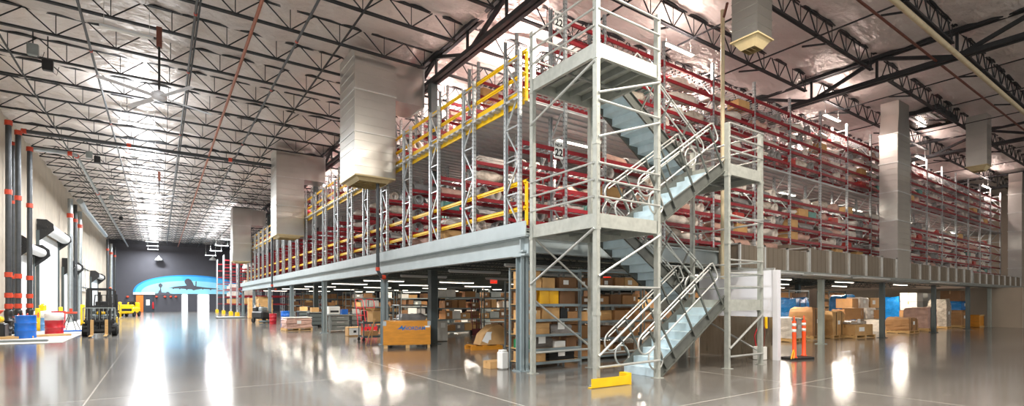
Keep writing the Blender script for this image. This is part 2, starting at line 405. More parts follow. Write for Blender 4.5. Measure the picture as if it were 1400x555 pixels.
# kicker braces on the right
kb = MB().bar((0, 0, ZJ+.02), (.0, .8, ZD-.55), .05)
kp = None
for x in (12.2, 17.0, 24.0, 28.6, 37.0):
    for y in (5.12, 7.29, 9.46, 11.63, 13.8):
        if kp is None:
            kp = kb.build('kicker_brace', M_JOIST, None, (x, y, 0)); tag(kp, 'short black diagonal brace from joist bottom to the foil ceiling', 'brace', 'kicker braces')
        else: copy_tree(kp, (x, y+.0, 0))
def column(x, y, h, w, m, lbl=None, base=True):
    c = MB(); t = .02                                # I-section
    c.box2(-w/2, w/2, -w/2, -w/2+t, .02, h); c.box2(-w/2, w/2, w/2-t, w/2, .02, h); c.box2(-.012, .012, -w/2, w/2, .02, h)
    o = c.build('column', m, None, (x, y, 0)); o['kind'] = 'structure'
    bp = MB().box2(-w*.8, w*.8, -w*.8, w*.8, 0, .02)
    for sx in (-1, 1):
        for sy in (-1, 1): bp.lathe([(.014, .02), (.014, .05)], (sx*w*.62, sy*w*.62, 0), 6)
    bp.build('base_plate', m, o); MB().box2(-w*.7, w*.7, -w*.7, w*.7, h, h+.02).build('cap_plate', m, o)
    return o
def tube_col(x, y, h, w, m):
    o = MB().cbox((0, 0, h/2+.01), (w, w, h-.02), .012).build('column', m, None, (x, y, 0)); o['kind'] = 'structure'
    MB().box2(-w*.85, w*.85, -w*.85, w*.85, 0, .02).build('base_plate', m, o); return o
for x in (7.9, 20.6, 33.6):
    for y in (16.25, 32.5, 48.7, 65.0):
        if x > 30 and y > 40: continue
        tube_col(x, y, ZG, .26, M_COLD)

# ------------------------------------------------------------------ mezzanine shell
struct('beam_mezzanine_side', MB().box2(6.3, 6.52, 8.6, 53.5, 2.47, 2.51).box2(6.3, 6.52, 8.6, 53.5, 2.84, 2.88).box2(6.4, 6.43, 8.6, 53.5, 2.5, 2.86), M_GREY)
struct('trim_toe_plate', MB().box2(6.24, 6.27, 8.5, 53.5, 2.88, 3.18).box2(6.24, 6.34, 8.5, 53.5, 2.86, 2.885), M_GREY)
struct('beam_mezzanine_front', MB().box2(6.3, 46.5, 8.66, 8.86, 2.55, 2.59).box2(6.3, 46.5, 8.66, 8.86, 2.92, 2.96).box2(6.3, 46.5, 8.75, 8.78, 2.58, 2.94), M_GREY)
def plank_deck(x0, x1, y0, y1, z, pitch=.3):
    m = MB(); m.box2(x0, x1, y0, y1, z-.015, z); y = y0+.02
    while y < y1-.1: m.box2(x0, x1, y, y+pitch*.5, z-.055, z-.015); y += pitch
    return m
struct('floor_mezzanine', plank_deck(6.3, 46.5, 8.7, 53.5, 3.06, .6), M_PLATU)
struct('floor_upper_deck', plank_deck(6.55, 46.5, 9.2, 53.0, 6.08, .3), M_DECKW)
MCY = [8.85, 17.0, 24.8, 32.0, 39.3, 46.5, 53.2]
for y in MCY: column(6.42, y, 2.45, .2, M_COLG)
for x in (19.1, 24.4, 30.5, 35.8, 39.9): tube_col(x, 8.45, 2.28, .17, mat('pale_sage_column_paint', '#9da49c', .45, .1, .06, 4) if x in (19.1, 39.9) else M_COLD)
for x in (13.2, 19.4, 25.6, 32):
    for y in (17.0, 24.8, 32.0, 39.3): column(x, y, 2.5, .2, M_COLD)
# right front ledge the duct stands on
struct('trim_mezzanine_ledge', MB().box2(13.05, 47, 7.95, 8.7, 2.3, 2.42).box2(13.05, 47, 7.9, 7.96, 2.36, 2.44), M_PLATU)
# floor joists under the mezzanine
fj = None
for i in range(30):
    y = 9.5 + 1.45*i
    if fj is None:
        fj = thing('floor_joist', 'dark open-web joist under the mezzanine deck', 'joist', (6.6, y, 0), 0, 'mezzanine floor joists')
        MB().box2(0, 39.5, -.04, .04, 2.88, 2.94).build('top_chord', M_COLD, fj)
        MB().box2(0, 39.5, -.04, .04, 2.54, 2.58).build('bottom_chord', M_COLD, fj)
        w = MB(); k = 0; x = 0
        while x < 39.3:
            w.tube([(x, 0, 2.56 if k % 2 else 2.9), (x+.45, 0, 2.9 if k % 2 else 2.56)], .014, 4); x += .45; k += 1
        w.build('web', M_COLD, fj)
    else: copy_tree(fj, (6.6, y, 0))

# ------------------------------------------------------------------ lamps
def lamp_area(parent, L, w, power, col, up=0.0, z=-.045):
    d = bpy.data.lights.new('lamp_light', 'AREA'); d.shape = 'RECTANGLE'; d.size = L; d.size_y = w
    d.energy = power; d.color = col
    o = bpy.data.objects.new('lamp_light', d); COL.objects.link(o); o.parent = parent; o.location = (0, 0, z)
    if up:
        d2 = bpy.data.lights.new('lamp_uplight', 'AREA'); d2.shape = 'RECTANGLE'; d2.size = L; d2.size_y = w*.6; d2.energy = power*up; d2.color = col
        o2 = bpy.data.objects.new('lamp_uplight', d2); COL.objects.link(o2); o2.parent = parent; o2.location = (0, 0, .07); o2.rotation_euler = (PI, 0, 0)
def strip_lamp(x, y, z, L, label, power, col=(1, .93, .84), group=None, hang=None, w=.14, up=0.0, lit=True, cool=False):
    t = thing('strip_light', label, 'light', (x, y, z), 0, group)
    h = MB().prism([(-w/2, -.02), (w/2, -.02), (w*.3, .045), (-w*.3, .045)], -L/2, L/2, 'yz'); h.build('housing', M_WHITE, t)
    ln = MB().prism([(-w*.42, -.022), (-w*.3, -.04), (w*.3, -.04), (w*.42, -.022)], -L/2+.03, L/2-.03, 'yz')
    ln.build('lens', (M_LENSC if cool else M_LENS) if lit else M_PLASTIC, t)
    if hang:
        for s in (-1, 1): MB().tube([(s*L*.42, 0, .03), (s*L*.42, 0, hang)], .006, 5).build('hanger_wire', M_TUBE, t)
    if lit: lamp_area(t, L*.95, w*.8, power, col, up)
    return t
WARM = (1, .90, .78); COOL = (.97, .985, 1.0); PINK = (1, .81, .73)
K_AISLE, K_RACK, K_MEZZ = 900, 620, 130
strip_lamp(-.7, 16.9, 8.65, 1.15, 'long unlit white strip light hung over the open aisle', 0, hang=ZJ-8.65, lit=False)
for i in range(12):
    y = 25.4 + 5.45*i
    strip_lamp(-.7, y, 8.65, 1.3, '%s lit strip light from the front in the row down the open aisle ceiling' % ORD[i], K_AISLE, COOL, 'aisle strip lights', ZJ-8.65, .3, .16, cool=True)
for i, y in enumerate((3.6, 9.05)):
    strip_lamp(-.7, y, 8.65, 1.3, 'lit strip light of the aisle row overhead, %s the unlit one' % ('second before' if i == 0 else 'just before'), K_AISLE, COOL, None, ZJ-8.65, .3, .12, cool=True)  # extra aisle lamps out of view, added to brighten the mezzanine face
    strip_lamp(8.6, (1.2, 3.9)[i], 8.95, 1.35, 'lit strip light overhead in front of the stair tower, %s' % ('farther from it' if i == 0 else 'nearer to it'), K_RACK*1.2, WARM, None, ZJ-8.95, .16, .12)  # out-of-view lamps added to light the dim stairs from the front
for i, y in enumerate((57, 63.5, 70.5, 78)):
    strip_lamp(5.6, y, 7.6, 1.3, '%s lit strip light over the red pallet racks at the far end' % ORD[i], K_AISLE*.6, COOL, 'far rack lights', ZJ-7.6, .3, .4, cool=True)
for i, x in enumerate((12.6, 22.4, 32.4, 44.0)):
    strip_lamp(x, 9.5, 8.95, 1.35, '%s lit strip light along the top of the front rack from the stair tower' % ORD[i], K_RACK*.3, PINK, 'rack top lights', ZJ-8.95, .16, .3)
n = 0
for y in (14.3, 20.3, 28.3, 38.3):
    for x in (10.5, 19.5, 29.5, 39.5):
        strip_lamp(x, y, 8.95, 1.35, 'lit strip light hung in the %s row behind the rack tops, %s along' % (ORD[n//4], ORD[n%4]), K_RACK, PINK, 'rack aisle lights', ZJ-8.95, .16, .55); n += 1
for i, px in enumerate((217, 290.5)):
    xq_, zq_ = onfar(px, 353)
    t = thing('pendant_lamp', '%s cone pendant lamp hanging before the charcoal far wall' % ('left' if i == 0 else 'right'), 'light', (xq_, FY-.7, zq_))
    MB().lathe([(.5,-.35),(.42,-.15),(.14,.1),(.06,.3),(.03,.32)], (0,0,0), 18).build('shade', M_WHITE, t)
    MB().lathe([(.1,-.34),(.3,-.34),(.3,-.31),(.1,-.31)], (0,0,0), 16).build('lens', M_LENSC, t)
    MB().tube([(0,0,.3),(0,0,ZJ-zq_)], .02, 6).build('stem', M_BLACK, t)
n = 0
for y in (10.6, 16.6, 24.6):
    for x in (9.5, 15.0, 21.0, 27.5, 34.5, 41.5):
        strip_lamp(x, y, 5.9, 1.3, 'lit strip light under the upper deck in the %s rack aisle, %s from the left' % (ORD[n//6], ORD[n%6]), 120, WARM, 'under deck lights'); n += 1
n = 0
for y in (10.9, 14.0, 17.8, 22.0, 27.0, 33.0, 40.0, 48.0):
    for j, x in enumerate((8.3, 12.0, 16.2, 21.0, 27.0, 34.0)):
        if y > 30 and j > 3: continue
        strip_lamp(x, y, 2.44, 1.9, ('lit' if not (y < 20 and x < 13) else 'unlit grey') + ' strip light below the mezzanine, row %s back and %s from the aisle' % (ORD[[10.9,14.0,17.8,22.0,27.0,33.0,40.0,48.0].index(y)], ORD[j]), K_MEZZ, (1, .90, .76), 'lights under the mezzanine' if not (y < 20 and x < 13) else 'unlit lamps under the mezzanine', None, .1, lit=not (y < 20 and x < 13))
world = bpy.data.worlds.new('world'); scene.world = world; world.use_nodes = True
bg = world.node_tree.nodes['Background']; bg.inputs[0].default_value = lin('#f3efea'); bg.inputs[1].default_value = 1.5
scene.view_settings.view_transform = 'Standard'; scene.view_settings.look = 'None'; scene.view_settings.gamma = 1
scene.view_settings.use_curve_mapping = False; scene.view_settings.exposure = 0.0
scene.cycles.use_denoising = True
scene.cycles.max_bounces = 8; scene.cycles.diffuse_bounces = 4; scene.cycles.glossy_bounces = 4
scene.cycles.sample_clamp_indirect = 6.0
# ================================================================== RACKS ON THE MEZZANINE
Z1 = 3.06
LOW = [3.30, 3.72, 4.16, 4.62, 5.10]
UPP = [6.42, 6.88, 7.32, 7.76, 8.20]
FRX = [6.62, 7.95] + [9.26 + 2.3*i for i in range(17)]
RD = .55
def upright_mesh(h0, h1, d=RD):
    m = MB()
    for y in (0, d):
        m.box2(-.04, -.032, y-.035, y+.035, h0, h1); m.box2(.032, .04, y-.035, y+.035, h0, h1); m.box2(-.036, .036, y+(-.035 if y == 0 else .029), y+(-.029 if y == 0 else .035), h0, h1)
        m.box2(-.07, .07, y-.06, y+.06, h0, h0+.012)
        z = h0 + .1                                     # punched slots up the face
        while z < h1-.1:
            for sx in (-1, 1): m.box2(sx*.018-.007, sx*.018+.007, y-.0365 if y == 0 else y+.034, y-.034 if y == 0 else y+.0365, z, z+.035, 1)
            m.box2(-.0415, -.0395, y-.008, y+.008, z, z+.035, 1)
            z += .1
    z = h0 + .12; k = 0
    while z + .75 < h1:
        m.bar((0, .03, z), (0, d-.03, z), .03, .03)
        p, q = ((0, .03, z+.04), (0, d-.03, z+.72)) if k % 2 == 0 else ((0, d-.03, z+.04), (0, .03, z+.72))
        m.bar(p, q, .03, .03); z += .76; k += 1
    m.bar((0, .03, z), (0, d-.03, z), .03, .03)
    return m
M_SLOT = mat('upright_slot_shadow_hole', '#4a4d50', .8, 0, .1, 20)
def beam_mesh(L, w=.045):
    m = MB(); m.box2(.045, L-.045, -w/2, w/2, -.075, 0); m.box2(.045, L-.045, -w/2, w/2-.012, -.0, .012)
    m.box2(.035, .065, -w/2-.012, w/2+.012, -.16, .03); m.box2(L-.065, L-.035, -w/2-.012, w/2+.012, -.16, .03)
    return m
def deck_mesh(x0, x1, d=RD):
    m = MB(); x = x0 + .1
    while x < x1-.1:
        m.box2(x, x+.035, .02, d-.02, -.012, .004); x += .19
    m.box2(x0+.05, x1-.05, .1, .12, -.02, -.012); m.box2(x0+.05, x1-.05, d-.12, d-.1, -.02, -.012)
    return m
FACE = upright_mesh(Z1, 7.12).build('upright_frame', [M_RACK, M_SLOT]); TALL = upright_mesh(Z1, 8.75).build('upright_frame', [M_RACK, M_SLOT])
BE = {}
for L in (1.31, 1.33, 2.3): BE[L] = beam_mesh(L).build('beam', M_RED)
XE = FRX[-1]
DECKM = deck_mesh(6.7, XE).build('wire_deck', M_RACK); DECKU = deck_mesh(7.95, XE).build('wire_deck', M_RACK)
WMESH = MB()
for z in LOW[0:] + UPP:                       # remaining beams of the deep rows
    for y in (0, RD):
        for i in range(4, len(FRX)-1):
            L = FRX[i+1]-FRX[i]; x = FRX[i]
            WMESH.box2(x+.045, x+L-.045, y-.022, y+.022, z-.075, z+.01); WMESH.box2(x+.035, x+.06, y-.034, y+.034, z-.15, z+.03); WMESH.box2(x+L-.06, x+L-.035, y-.034, y+.034, z-.15, z+.03)
WMESH = WMESH.build('long_beam', M_RED)
W1 = MB()
for z in LOW + UPP:
    for i in range(1, len(FRX)-1):
        L = FRX[i+1]-FRX[i]; x = FRX[i]
        W1.box2(x+.045, x+L-.045, RD-.022, RD+.022, z-.075, z+.01); W1.box2(x+.035, x+.06, RD-.034, RD+.034, z-.15, z+.03)
for z in LOW + UPP:
    for i in range(11, len(FRX)-1):
        L = FRX[i+1]-FRX[i]; x = FRX[i]
        W1.box2(x+.045, x+L-.045, -.022, .022, z-.075, z+.01); W1.box2(x+.035, x+.06, -.034, .034, z-.15, z+.03)
W1 = W1.build('long_beam', M_RED)
def inst(o, parent, loc):
    c = o.copy(); COL.objects.link(c); c.parent = parent; c.location = loc; return c
protos = [FACE, TALL, DECKM, DECKU, WMESH, W1] + list(BE.values())
ROWY = [9.22 + 2.0*k for k in range(22)]
for k, y in enumerate(ROWY):
    lb = 'long grey rack with red beams along the front of the mezzanine facing the stair tower' if k == 0 else \
         '%s grey and red storage rack row back from the stair tower on the mezzanine' % ORD[k]
    rt = thing('storage_rack', lb, 'rack', (0, y, 0), 0, 'storage rack rows on the mezzanine')
    for i, x in enumerate(FRX):
        if k > 3 and i > 8: break
        inst(FACE if i == 0 else TALL, rt, (x, 0, 0))
    for i in range(0, 4 if k else 11):
        L = round(FRX[i+1]-FRX[i], 2)
        for z in LOW + (UPP if i else UPP[:1]):
            for yy in ((0, RD) if (k or i == 0) else (0,)):
                if k > 8 and i > 2: continue
                inst(BE[L], rt, (FRX[i], yy, z))
    if k == 0: inst(W1, rt, (0, 0, 0))['kind'] = 'stuff'
    elif k < 4: inst(WMESH, rt, (0, 0, 0))['kind'] = 'stuff'
    if k < 12:
        for z in LOW + UPP: inst(DECKM if z < 6.5 else DECKU, rt, (0, 0, z+.02))['kind'] = 'stuff'
for o in protos: bpy.data.objects.remove(o)
# yellow guard rails along the aisle face
for nm, zs, toe, y0 in (('upper', (7.08, 6.6), True, 9.1), ('lower', (4.18, 3.6), False, 9.1)):
    g = thing('guard_rail', 'long yellow guard rail along the %s walkway edge of the racks' % nm, 'rail', (6.74, 0, 0), 0, 'yellow guard rails')
    for z in zs: MB().box2(-.03, -.02, y0, 53, z-.055, z+.055).box2(-.03, .02, y0, 53, z+.045, z+.055).box2(-.055, -.03, y0, 53, z-.02, z+.02).build('rail', M_YEL, g)
    if toe: MB().box2(-.03, .0, y0+.1, 53, 5.93, 6.30).build('toe_board', M_YEL, g)
    pm = None
    for y in (9.12, 52.9):
        if pm is None: pm = MB().box2(-.03, .02, -.03, .03, (5.98 if toe else 3.2), zs[0]).build('post', M_YEL, g, (0, y, 0))
        else: inst(pm, g, (0, y, 0))
# aisle number signs
for i, (k, s, z, x) in enumerate(((0, '22', 5.05, 7.9), (0, '22', 8.1, 7.9), (1, '21', 4.7, 7.9), (2, '20', 4.7, 7.9), (3, '19', 4.7, 7.9))):
    sg = thing('aisle_sign', 'white sign numbered %s on the %s' % (s, ['front rack below the upper deck', 'front rack top above the upper deck', 'second rack row', 'third rack row', 'fourth rack row'][i]), 'sign', (x-.2, ROWY[k]-.06, z))
    MB().box2(-.13, .13, -.006, 0, -.2, .2).build('board', M_PAPER, sg)
    text(s, .24, M_INK, sg, (0, -.009, -.07), (PI/2, 0, 0)); text('NDA', .1, M_INK, sg, (0, -.009, .11), (PI/2, 0, 0))

# ------------------------------------------------------------------ goods on the racks
def lump(seed, L, D, H, n=10):
    r = random.Random(seed); m = MB(); a = []; 
    ph = [r.uniform(0, 6) for _ in range(6)]
    for i in range(n+1):
        t = i/n; s = (math.sin(PI*min(max(t,.03),.97)))**.35
        for j in range(10):
            q = 2*PI*j/10; wob = 1 + .16*math.sin(3*q+ph[0]+t*5) + .14*math.sin(t*9+ph[1]+q) + r.uniform(-.12, .12)
            yy = math.copysign(abs(math.cos(q))**.6, math.cos(q))*D/2*s*wob; zz = math.copysign(abs(math.sin(q))**.6, math.sin(q))*H/2*s*wob
            a.append(((t-.5)*L, yy, max(0, H/2+zz)))
    fs = [(i*10+j, (i+1)*10+j, (i+1)*10+(j+1)%10, i*10+(j+1)%10) for i in range(n) for j in range(10)]
    fs += [tuple(range(10)), tuple(n*10+j for j in range(9, -1, -1))]
    return m.add(a, fs, 0, True)
def shell(L, rad, arc, th=.025, n=10, seed=0):
    m = MB(); a = []; r = random.Random(seed)
    for x in (-L/2, -L/6, L/6, L/2):
        for k in range(n+1):
            q = PI/2 - arc/2 + arc*k/n; k2 = rad*(1 + .1*math.sin(x*2+k*.5))
            a.append((x, k2*math.cos(q), k2*math.sin(q) - rad*math.cos(arc/2)*.98)); 
    W = n+1; N = len(a)
    b = [(x, y*(1-th/rad), z-th) for x, y, z in a]
    fs = []
    for i in range(3):
        for k in range(n):
            fs.append((i*W+k, i*W+k+1, (i+1)*W+k+1, (i+1)*W+k)); fs.append((N+i*W+k, N+(i+1)*W+k, N+(i+1)*W+k+1, N+i*W+k+1))
    for k in range(n): fs.append((k, N+k, N+k+1, k+1)); fs.append((3*W+k, 3*W+k+1, N+3*W+k+1, N+3*W+k))
    for i in range(3): fs.append((i*W, (i+1)*W, N+(i+1)*W, N+i*W)); fs.append((i*W+n, N+i*W+n, N+(i+1)*W+n, (i+1)*W+n))
    z0 = min(v[2] for v in b)
    return m.add([(x, y, z-z0) for x, y, z in a+b], fs, 0, False)
def stack(seed, L, D, n):
    r = random.Random(seed); m = MB(); z = 0
    for i in range(n):
        t = r.uniform(.03, .07); m.cbox((r.uniform(-.05, .05), 0, z+t/2), (L*r.uniform(.8, 1), D*r.uniform(.8, 1), t), .01, 0, r.uniform(-.06, .06)); z += t
    return m
def ring(rad, w, n=18):
    m = MB(); a = []
    prof = [(rad, 0), (rad, w), (rad-.05, w), (rad-.05, 0)]
    vs = [(r_*math.cos(2*PI*j/n), (z-w/2), rad + r_*math.sin(2*PI*j/n)) for r_, z in prof for j in range(n)]
    fs = [(i*n+j, i*n+(j+1)%n, ((i+1)%4)*n+(j+1)%n, ((i+1)%4)*n+j) for i in range(4) for j in range(n)]
    return m.add(vs, fs, 0, True)
GM = [M_WRAPW, M_WRAPW, M_WRAP, M_WRAPG, M_WRAPP]
GOODS = []
for i in range(4): GOODS.append((lump(i, [1.3,.9,.7,1.0][i], .42, [.26,.3,.22,.28][i]), [M_WRAPW, M_WRAP, M_WRAPW, M_WRAPP][i], 'wrapped_part', ['long white foam-wrapped part', 'clear-wrapped bundle', 'small white wrapped part', 'pinkish wrapped bundle'][i], [1.3,.9,.7,1.0][i], 'wrapped part'))
GOODS.append((shell(1.0, .26, 2.6, seed=5), M_WRAPG, 'curved_panel', 'grey curved composite panel', 1.0, 'panel'))
GOODS.append((shell(1.2, .30, 2.0, seed=6), M_WRAPW, 'curved_panel', 'white curved panel', 1.2, 'panel'))
GOODS.append((shell(.8, .22, 2.8, seed=7), M_WRAPP, 'curved_panel', 'primer-pink curved panel', .8, 'panel'))
GOODS.append((stack(8, .9, .45, 4), M_WRAPW, 'panel_stack', 'stack of white flat panels', .95, 'panels'))
GOODS.append((stack(9, 1.1, .45, 3), M_WRAPG, 'panel_stack', 'stack of grey flat panels', 1.15, 'panels'))
GOODS.append((ring(.17, .34), M_WRAPG, 'ring_part', 'grey ring-shaped duct part', .38, 'ring'))
GOODS.append((ring(.15, .28), M_WRAPW, 'ring_part', 'white ring-shaped part', .34, 'ring'))
GOODS.append((MB().cbox((0,0,.14), (.6,.42,.28), .01), M_CARDL, 'cardboard_box', 'light cardboard carton', .65, 'box'))
GOODS.append((MB().cbox((0,0,.10), (.5,.4,.20), .02), mat('red_parts_tray', '#b03a30', .45, 0, .1, 5), 'parts_tray', 'red parts tray', .55, 'tray'))
GOODS.append((MB().cbox((0,0,.12), (.55,.42,.24), .02), mat('teal_parts_bin', '#5f8f86', .45, 0, .1, 5), 'parts_bin', 'teal green parts bin', .6, 'bin'))
GP = [(g[0].build(g[2], g[1]), g[2], g[3], g[4], g[5]) for g in GOODS]
used = set()
WTS = [3,3,4,2,6,7,4,6,5,4,4,2,1,1]
def put_good(x, y, z, lab_tail, rmax):
    ch = [i for i in range(len(GP)) if GP[i][3] <= rmax]
    if not ch: return 0
    i = R.choices(ch, [WTS[c] for c in ch])[0]
    o, nm, desc, L, cat = GP[i]
    c = o.copy(); COL.objects.link(c); c.name = nm; c.location = (x + L/2, y, z); c.rotation_euler = (0, 0, R.uniform(-.08, .08) + (PI if R.random() < .5 else 0))
    tag(c, desc + ' ' + lab_tail, cat, 'goods stored on the racks'); return L
cnt = 0
SIDE = ['at the left', 'at the middle', 'at the right', 'at the far right']
LV = ['bottom', 'second', 'third', 'fourth', 'fifth', 'sixth', 'seventh', 'eighth', 'ninth', 'top']
levels = LOW + UPP
for li, z in enumerate(levels):
    for i in range(2, 17):
        if li == 9: continue
        x = FRX[i]+.1; e = FRX[i+1]-.1; s = 0
        while s < 4:
            if R.random() < (.04 if li < 5 else .22): x += .4
            if x > e-.4: break
            L = put_good(x, ROWY[0]+.27, z+.026, '%s of bay %s, %s level, front rack' % (SIDE[s], ORD[i-2], LV[li]), e-x)
            if not L: break
            x += L+.06; s += 1; cnt += 1
for k in range(1, 7):
    for li, z in enumerate(levels[:9]):
        for i in range(0, 3):
            x = FRX[i]+.15; e = FRX[i+1]-.1; s = 0
            if i == 0 and li > 5: continue
            if R.random() < (.12 if li < 5 else .4): continue
            while s < 3 and x < e-.4:
                L = put_good(x, ROWY[k]+.27, z+.026, '%s of bay %s, %s level, %s rack row' % (SIDE[s], ORD[i], LV[li], ORD[k]), e-x)
                if not L: break
                x += L+.06+R.uniform(0, .3); s += 1; cnt += 1
# the many goods deeper in the rows: uncountable through the beams
for k in list(range(1, 4)):
    m = MB()
    rs = random.Random(k)
    for z in levels[:8]:
        x = FRX[3]+.1
        while x < XE-1:
            if rs.random() < .3: x += .8; continue
            L = rs.uniform(.5, 1.2); q = rs.randrange(4)
            src = lump(rs.randrange(99), L, .42, .27, 5) if q < 3 else stack(rs.randrange(99), L, .42, 4)
            m.add([(vx+x+L/2, vy+.27, vz+z+.026) for vx, vy, vz in src.v], src.f, rs.randrange(4), q < 3); x += L+.05
    o = m.build('stored_goods', [M_WRAPW, M_WRAP, M_WRAPP, M_WRAPG], None, (0, ROWY[k], 0))
    tag(o, 'mass of wrapped parts filling the %s rack row behind the front rack' % ORD[k], 'parts', None, 'stuff')
for g in GP: bpy.data.objects.remove(g[0])
print('goods', cnt)

# ------------------------------------------------------------------ pallet racks on the floor beyond the mezzanine
pr = None
PY = (57.6, 63.2, 71.0, 79.5)
for j, y in enumerate(PY):
    lb = '%s tall red-beamed pallet rack standing on the floor past the mezzanine end' % ORD[j]
    if pr is None:
        pr = thing('pallet_rack', lb, 'rack', (6.5, y, 0), 0, 'pallet racks on the floor')
        up = upright_mesh(.0, 7.2, 1.1).build('upright_frame', [M_RACK, M_SLOT], pr)
        for x in (2.7, 5.4, 8.1): inst(up, pr, (x, 0, 0))
        L = 2.7; bm_ = beam_mesh(L, .06).build('beam', M_RED, pr, (0, 0, 1.2))
        for i in range(3):
            for z in (1.2, 2.1, 3.0, 3.9, 4.8, 5.7, 6.6):
                for yy in (0, 1.1):
                    if (i, z, yy) != (0, 1.2, 0): inst(bm_, pr, (i*2.7, yy, z))
        for yy in (-.02, 1.12): MB().prism([(-.14,0),(.14,0),(.14,.3),(.09,.42),(-.09,.42),(-.14,.3)], yy-.1, yy+.1, 'xz').build('post_protector', M_YEL, pr, (0, 0, 0))
    else: copy_tree(pr, (6.5, y, 0), None, lb)
    for z in (1.22, 2.12, 3.02, 4.82):
        if j > 1 and z > 3.5: continue
        bx = MB().cbox((0, 0, .3), (1.0, .9, .6), .02).build('cardboard_box', M_CARDL if z < 2 else M_WRAPW, None, (7.6+.6*(j % 2), y+.55, z+.01))
        tag(bx, 'carton on the %s beam level of the %s far pallet rack' % (ORD[[1.22,2.12,3.02,4.82].index(z)], ORD[j]), 'box', 'cartons on the far pallet racks')
# ================================================================== STAIR TOWER
X1, X2, X3, X4, YF, YB = 6.38, 8.02, 10.40, 11.75, 6.55, 8.42
ZL = [1.53, 3.06, 4.57, 6.09]
tw = thing('stair_tower', 'grey steel scaffold-like stair tower of posts, rails and braces at the mezzanine corner', 'stair tower', (X1, YF, 0))
def T(p): return (p[0]-X1, p[1]-YF, p[2])
def post(x, y, h):
    m = MB(); c = (x-X1, y-YF)
    m.box2(c[0]-.044, c[0]-.036, c[1]-.05, c[1]+.05, .012, h); m.box2(c[0]+.036, c[0]+.044, c[1]-.05, c[1]+.05, .012, h); m.box2(c[0]-.04, c[0]+.04, c[1]-.05, c[1]-.042, .012, h)
    z = .15
    while z < h-.1: m.lathe([(.008, 0), (.008, .002)], (c[0], c[1]-.054, z), 6, 1); z += .3
    m.box2(c[0]-.09, c[0]+.09, c[1]-.09, c[1]+.09, 0, .012)
    for z in [z_ for z_ in ZL if z_ < h]: m.box2(c[0]-.056, c[0]+.056, c[1]-.056, c[1]+.056, z-.28, z-.22)
    m.build('post', [M_TOWER, M_SLOT], tw)
for x, y, h in ((X1,YF,7.1),(X2,YF,7.1),(X3,YF,5.48),(X4,YF,5.48),(X1,YB,7.1),(X2,YB,7.1),(X3,YB,5.48),(X4,YB,5.48)): post(x, y, h)
def brace(p, q, nm='brace', r=.024): MB().tube([T(p), T(q)], r, 8).build(nm, M_TUBE, tw)
yf = YF-.06; xl = X1-.06
# front face braces
for za, zb in ((1.95, 2.78), (1.76, 1.76), (.53, 1.64), (.33, .35), (5.07, 5.07), (4.42, 4.98), (5.2, 5.77)): brace((X1, yf, za), (X2, yf, zb))
for za, zb in ((.45, 1.2), (.27, .27), (3.42, 3.36), (3.3, 3.42)): brace((X3, yf, za), (X4, yf, zb))
# left face, back face and right face braces
brace((xl, YB, 1.85), (xl, YF, 2.8)); brace((xl, YB, 5.15), (xl, YF, 5.76)); 
for za, zb in ((2.88, 1.78), (1.58, .5), (.42, .42)): brace((X1, YB+.06, za), (X2, YB+.06, zb))
for za, zb in ((1.3, .35), (.3, .3), (3.3, 2.2)): brace((X3, YB+.06, za), (X4, YB+.06, zb))
brace((X4, YB, 1.2), (X4, YF, .3)); brace((X4, YB, 3.3), (X4, YF, 3.35)); brace((X2, YB+.06, .3), (X3, YB+.06, .3))
# guard rails of the platforms
def grail(p, q, z): brace((p[0], p[1], z), (q[0], q[1], z), 'guard_rail', .021)
for zp in (ZL[1], ZL[3]):
    for dz in (.3, .6, .9):
        grail((xl, YF), (xl, YB), zp+dz); grail((X1, yf), (X2, yf), zp+dz)
for zp in (ZL[0], ZL[2]):
    for dz in (.3, .6, .9):
        grail((X3, yf), (X4, yf), zp+dz); grail((X4+.06, YF), (X4+.06, YB), zp+dz); grail((X3, YB+.06), (X4, YB+.06), zp+dz)
for dz in (.45, .95): grail((X1, YB+.05), (X2, YB+.05), ZL[3]+dz)
# landings
def landing(x0, x1, z, lab):
    t = thing('stair_landing', lab, 'landing', (x0, YF, z))
    w, d = x1-x0, YB-YF
    MB().box2(.04, w-.04, .04, d-.04, -.025, 0).build('deck', M_TREAD if z < 2 else M_TOWER, t)
    f = MB()
    for y in (.0, d): f.box2(.055, w-.055, y-.035, y+.035, -.24, .01)
    for x in (.0, w): f.box2(x-.035, x+.035, .055, d-.055, -.24, .01)
    f.build('edge_channel', M_TOWER, t)
    for k in range(4):
        x = w*(k+.6)/4.4; MB().box2(x-.02, x+.02, .06, d-.06, -.15, -.025).build('underside_rib', M_PLATU, t)
    MB().box2(.06, w-.06, d/2-.03, d/2+.03, -.19, -.15).build('underside_rib', M_PLATU, t)
landing(X3, X4, ZL[0], 'lowest half landing of the stair tower at eye height')
landing(X1, X2, ZL[1], 'wide stair platform level with the mezzanine floor')
landing(X3, X4, ZL[2], 'upper half landing of the stair tower on the right')
landing(X1, X2, ZL[3], 'topmost stair platform with guard rails high above the corner column')
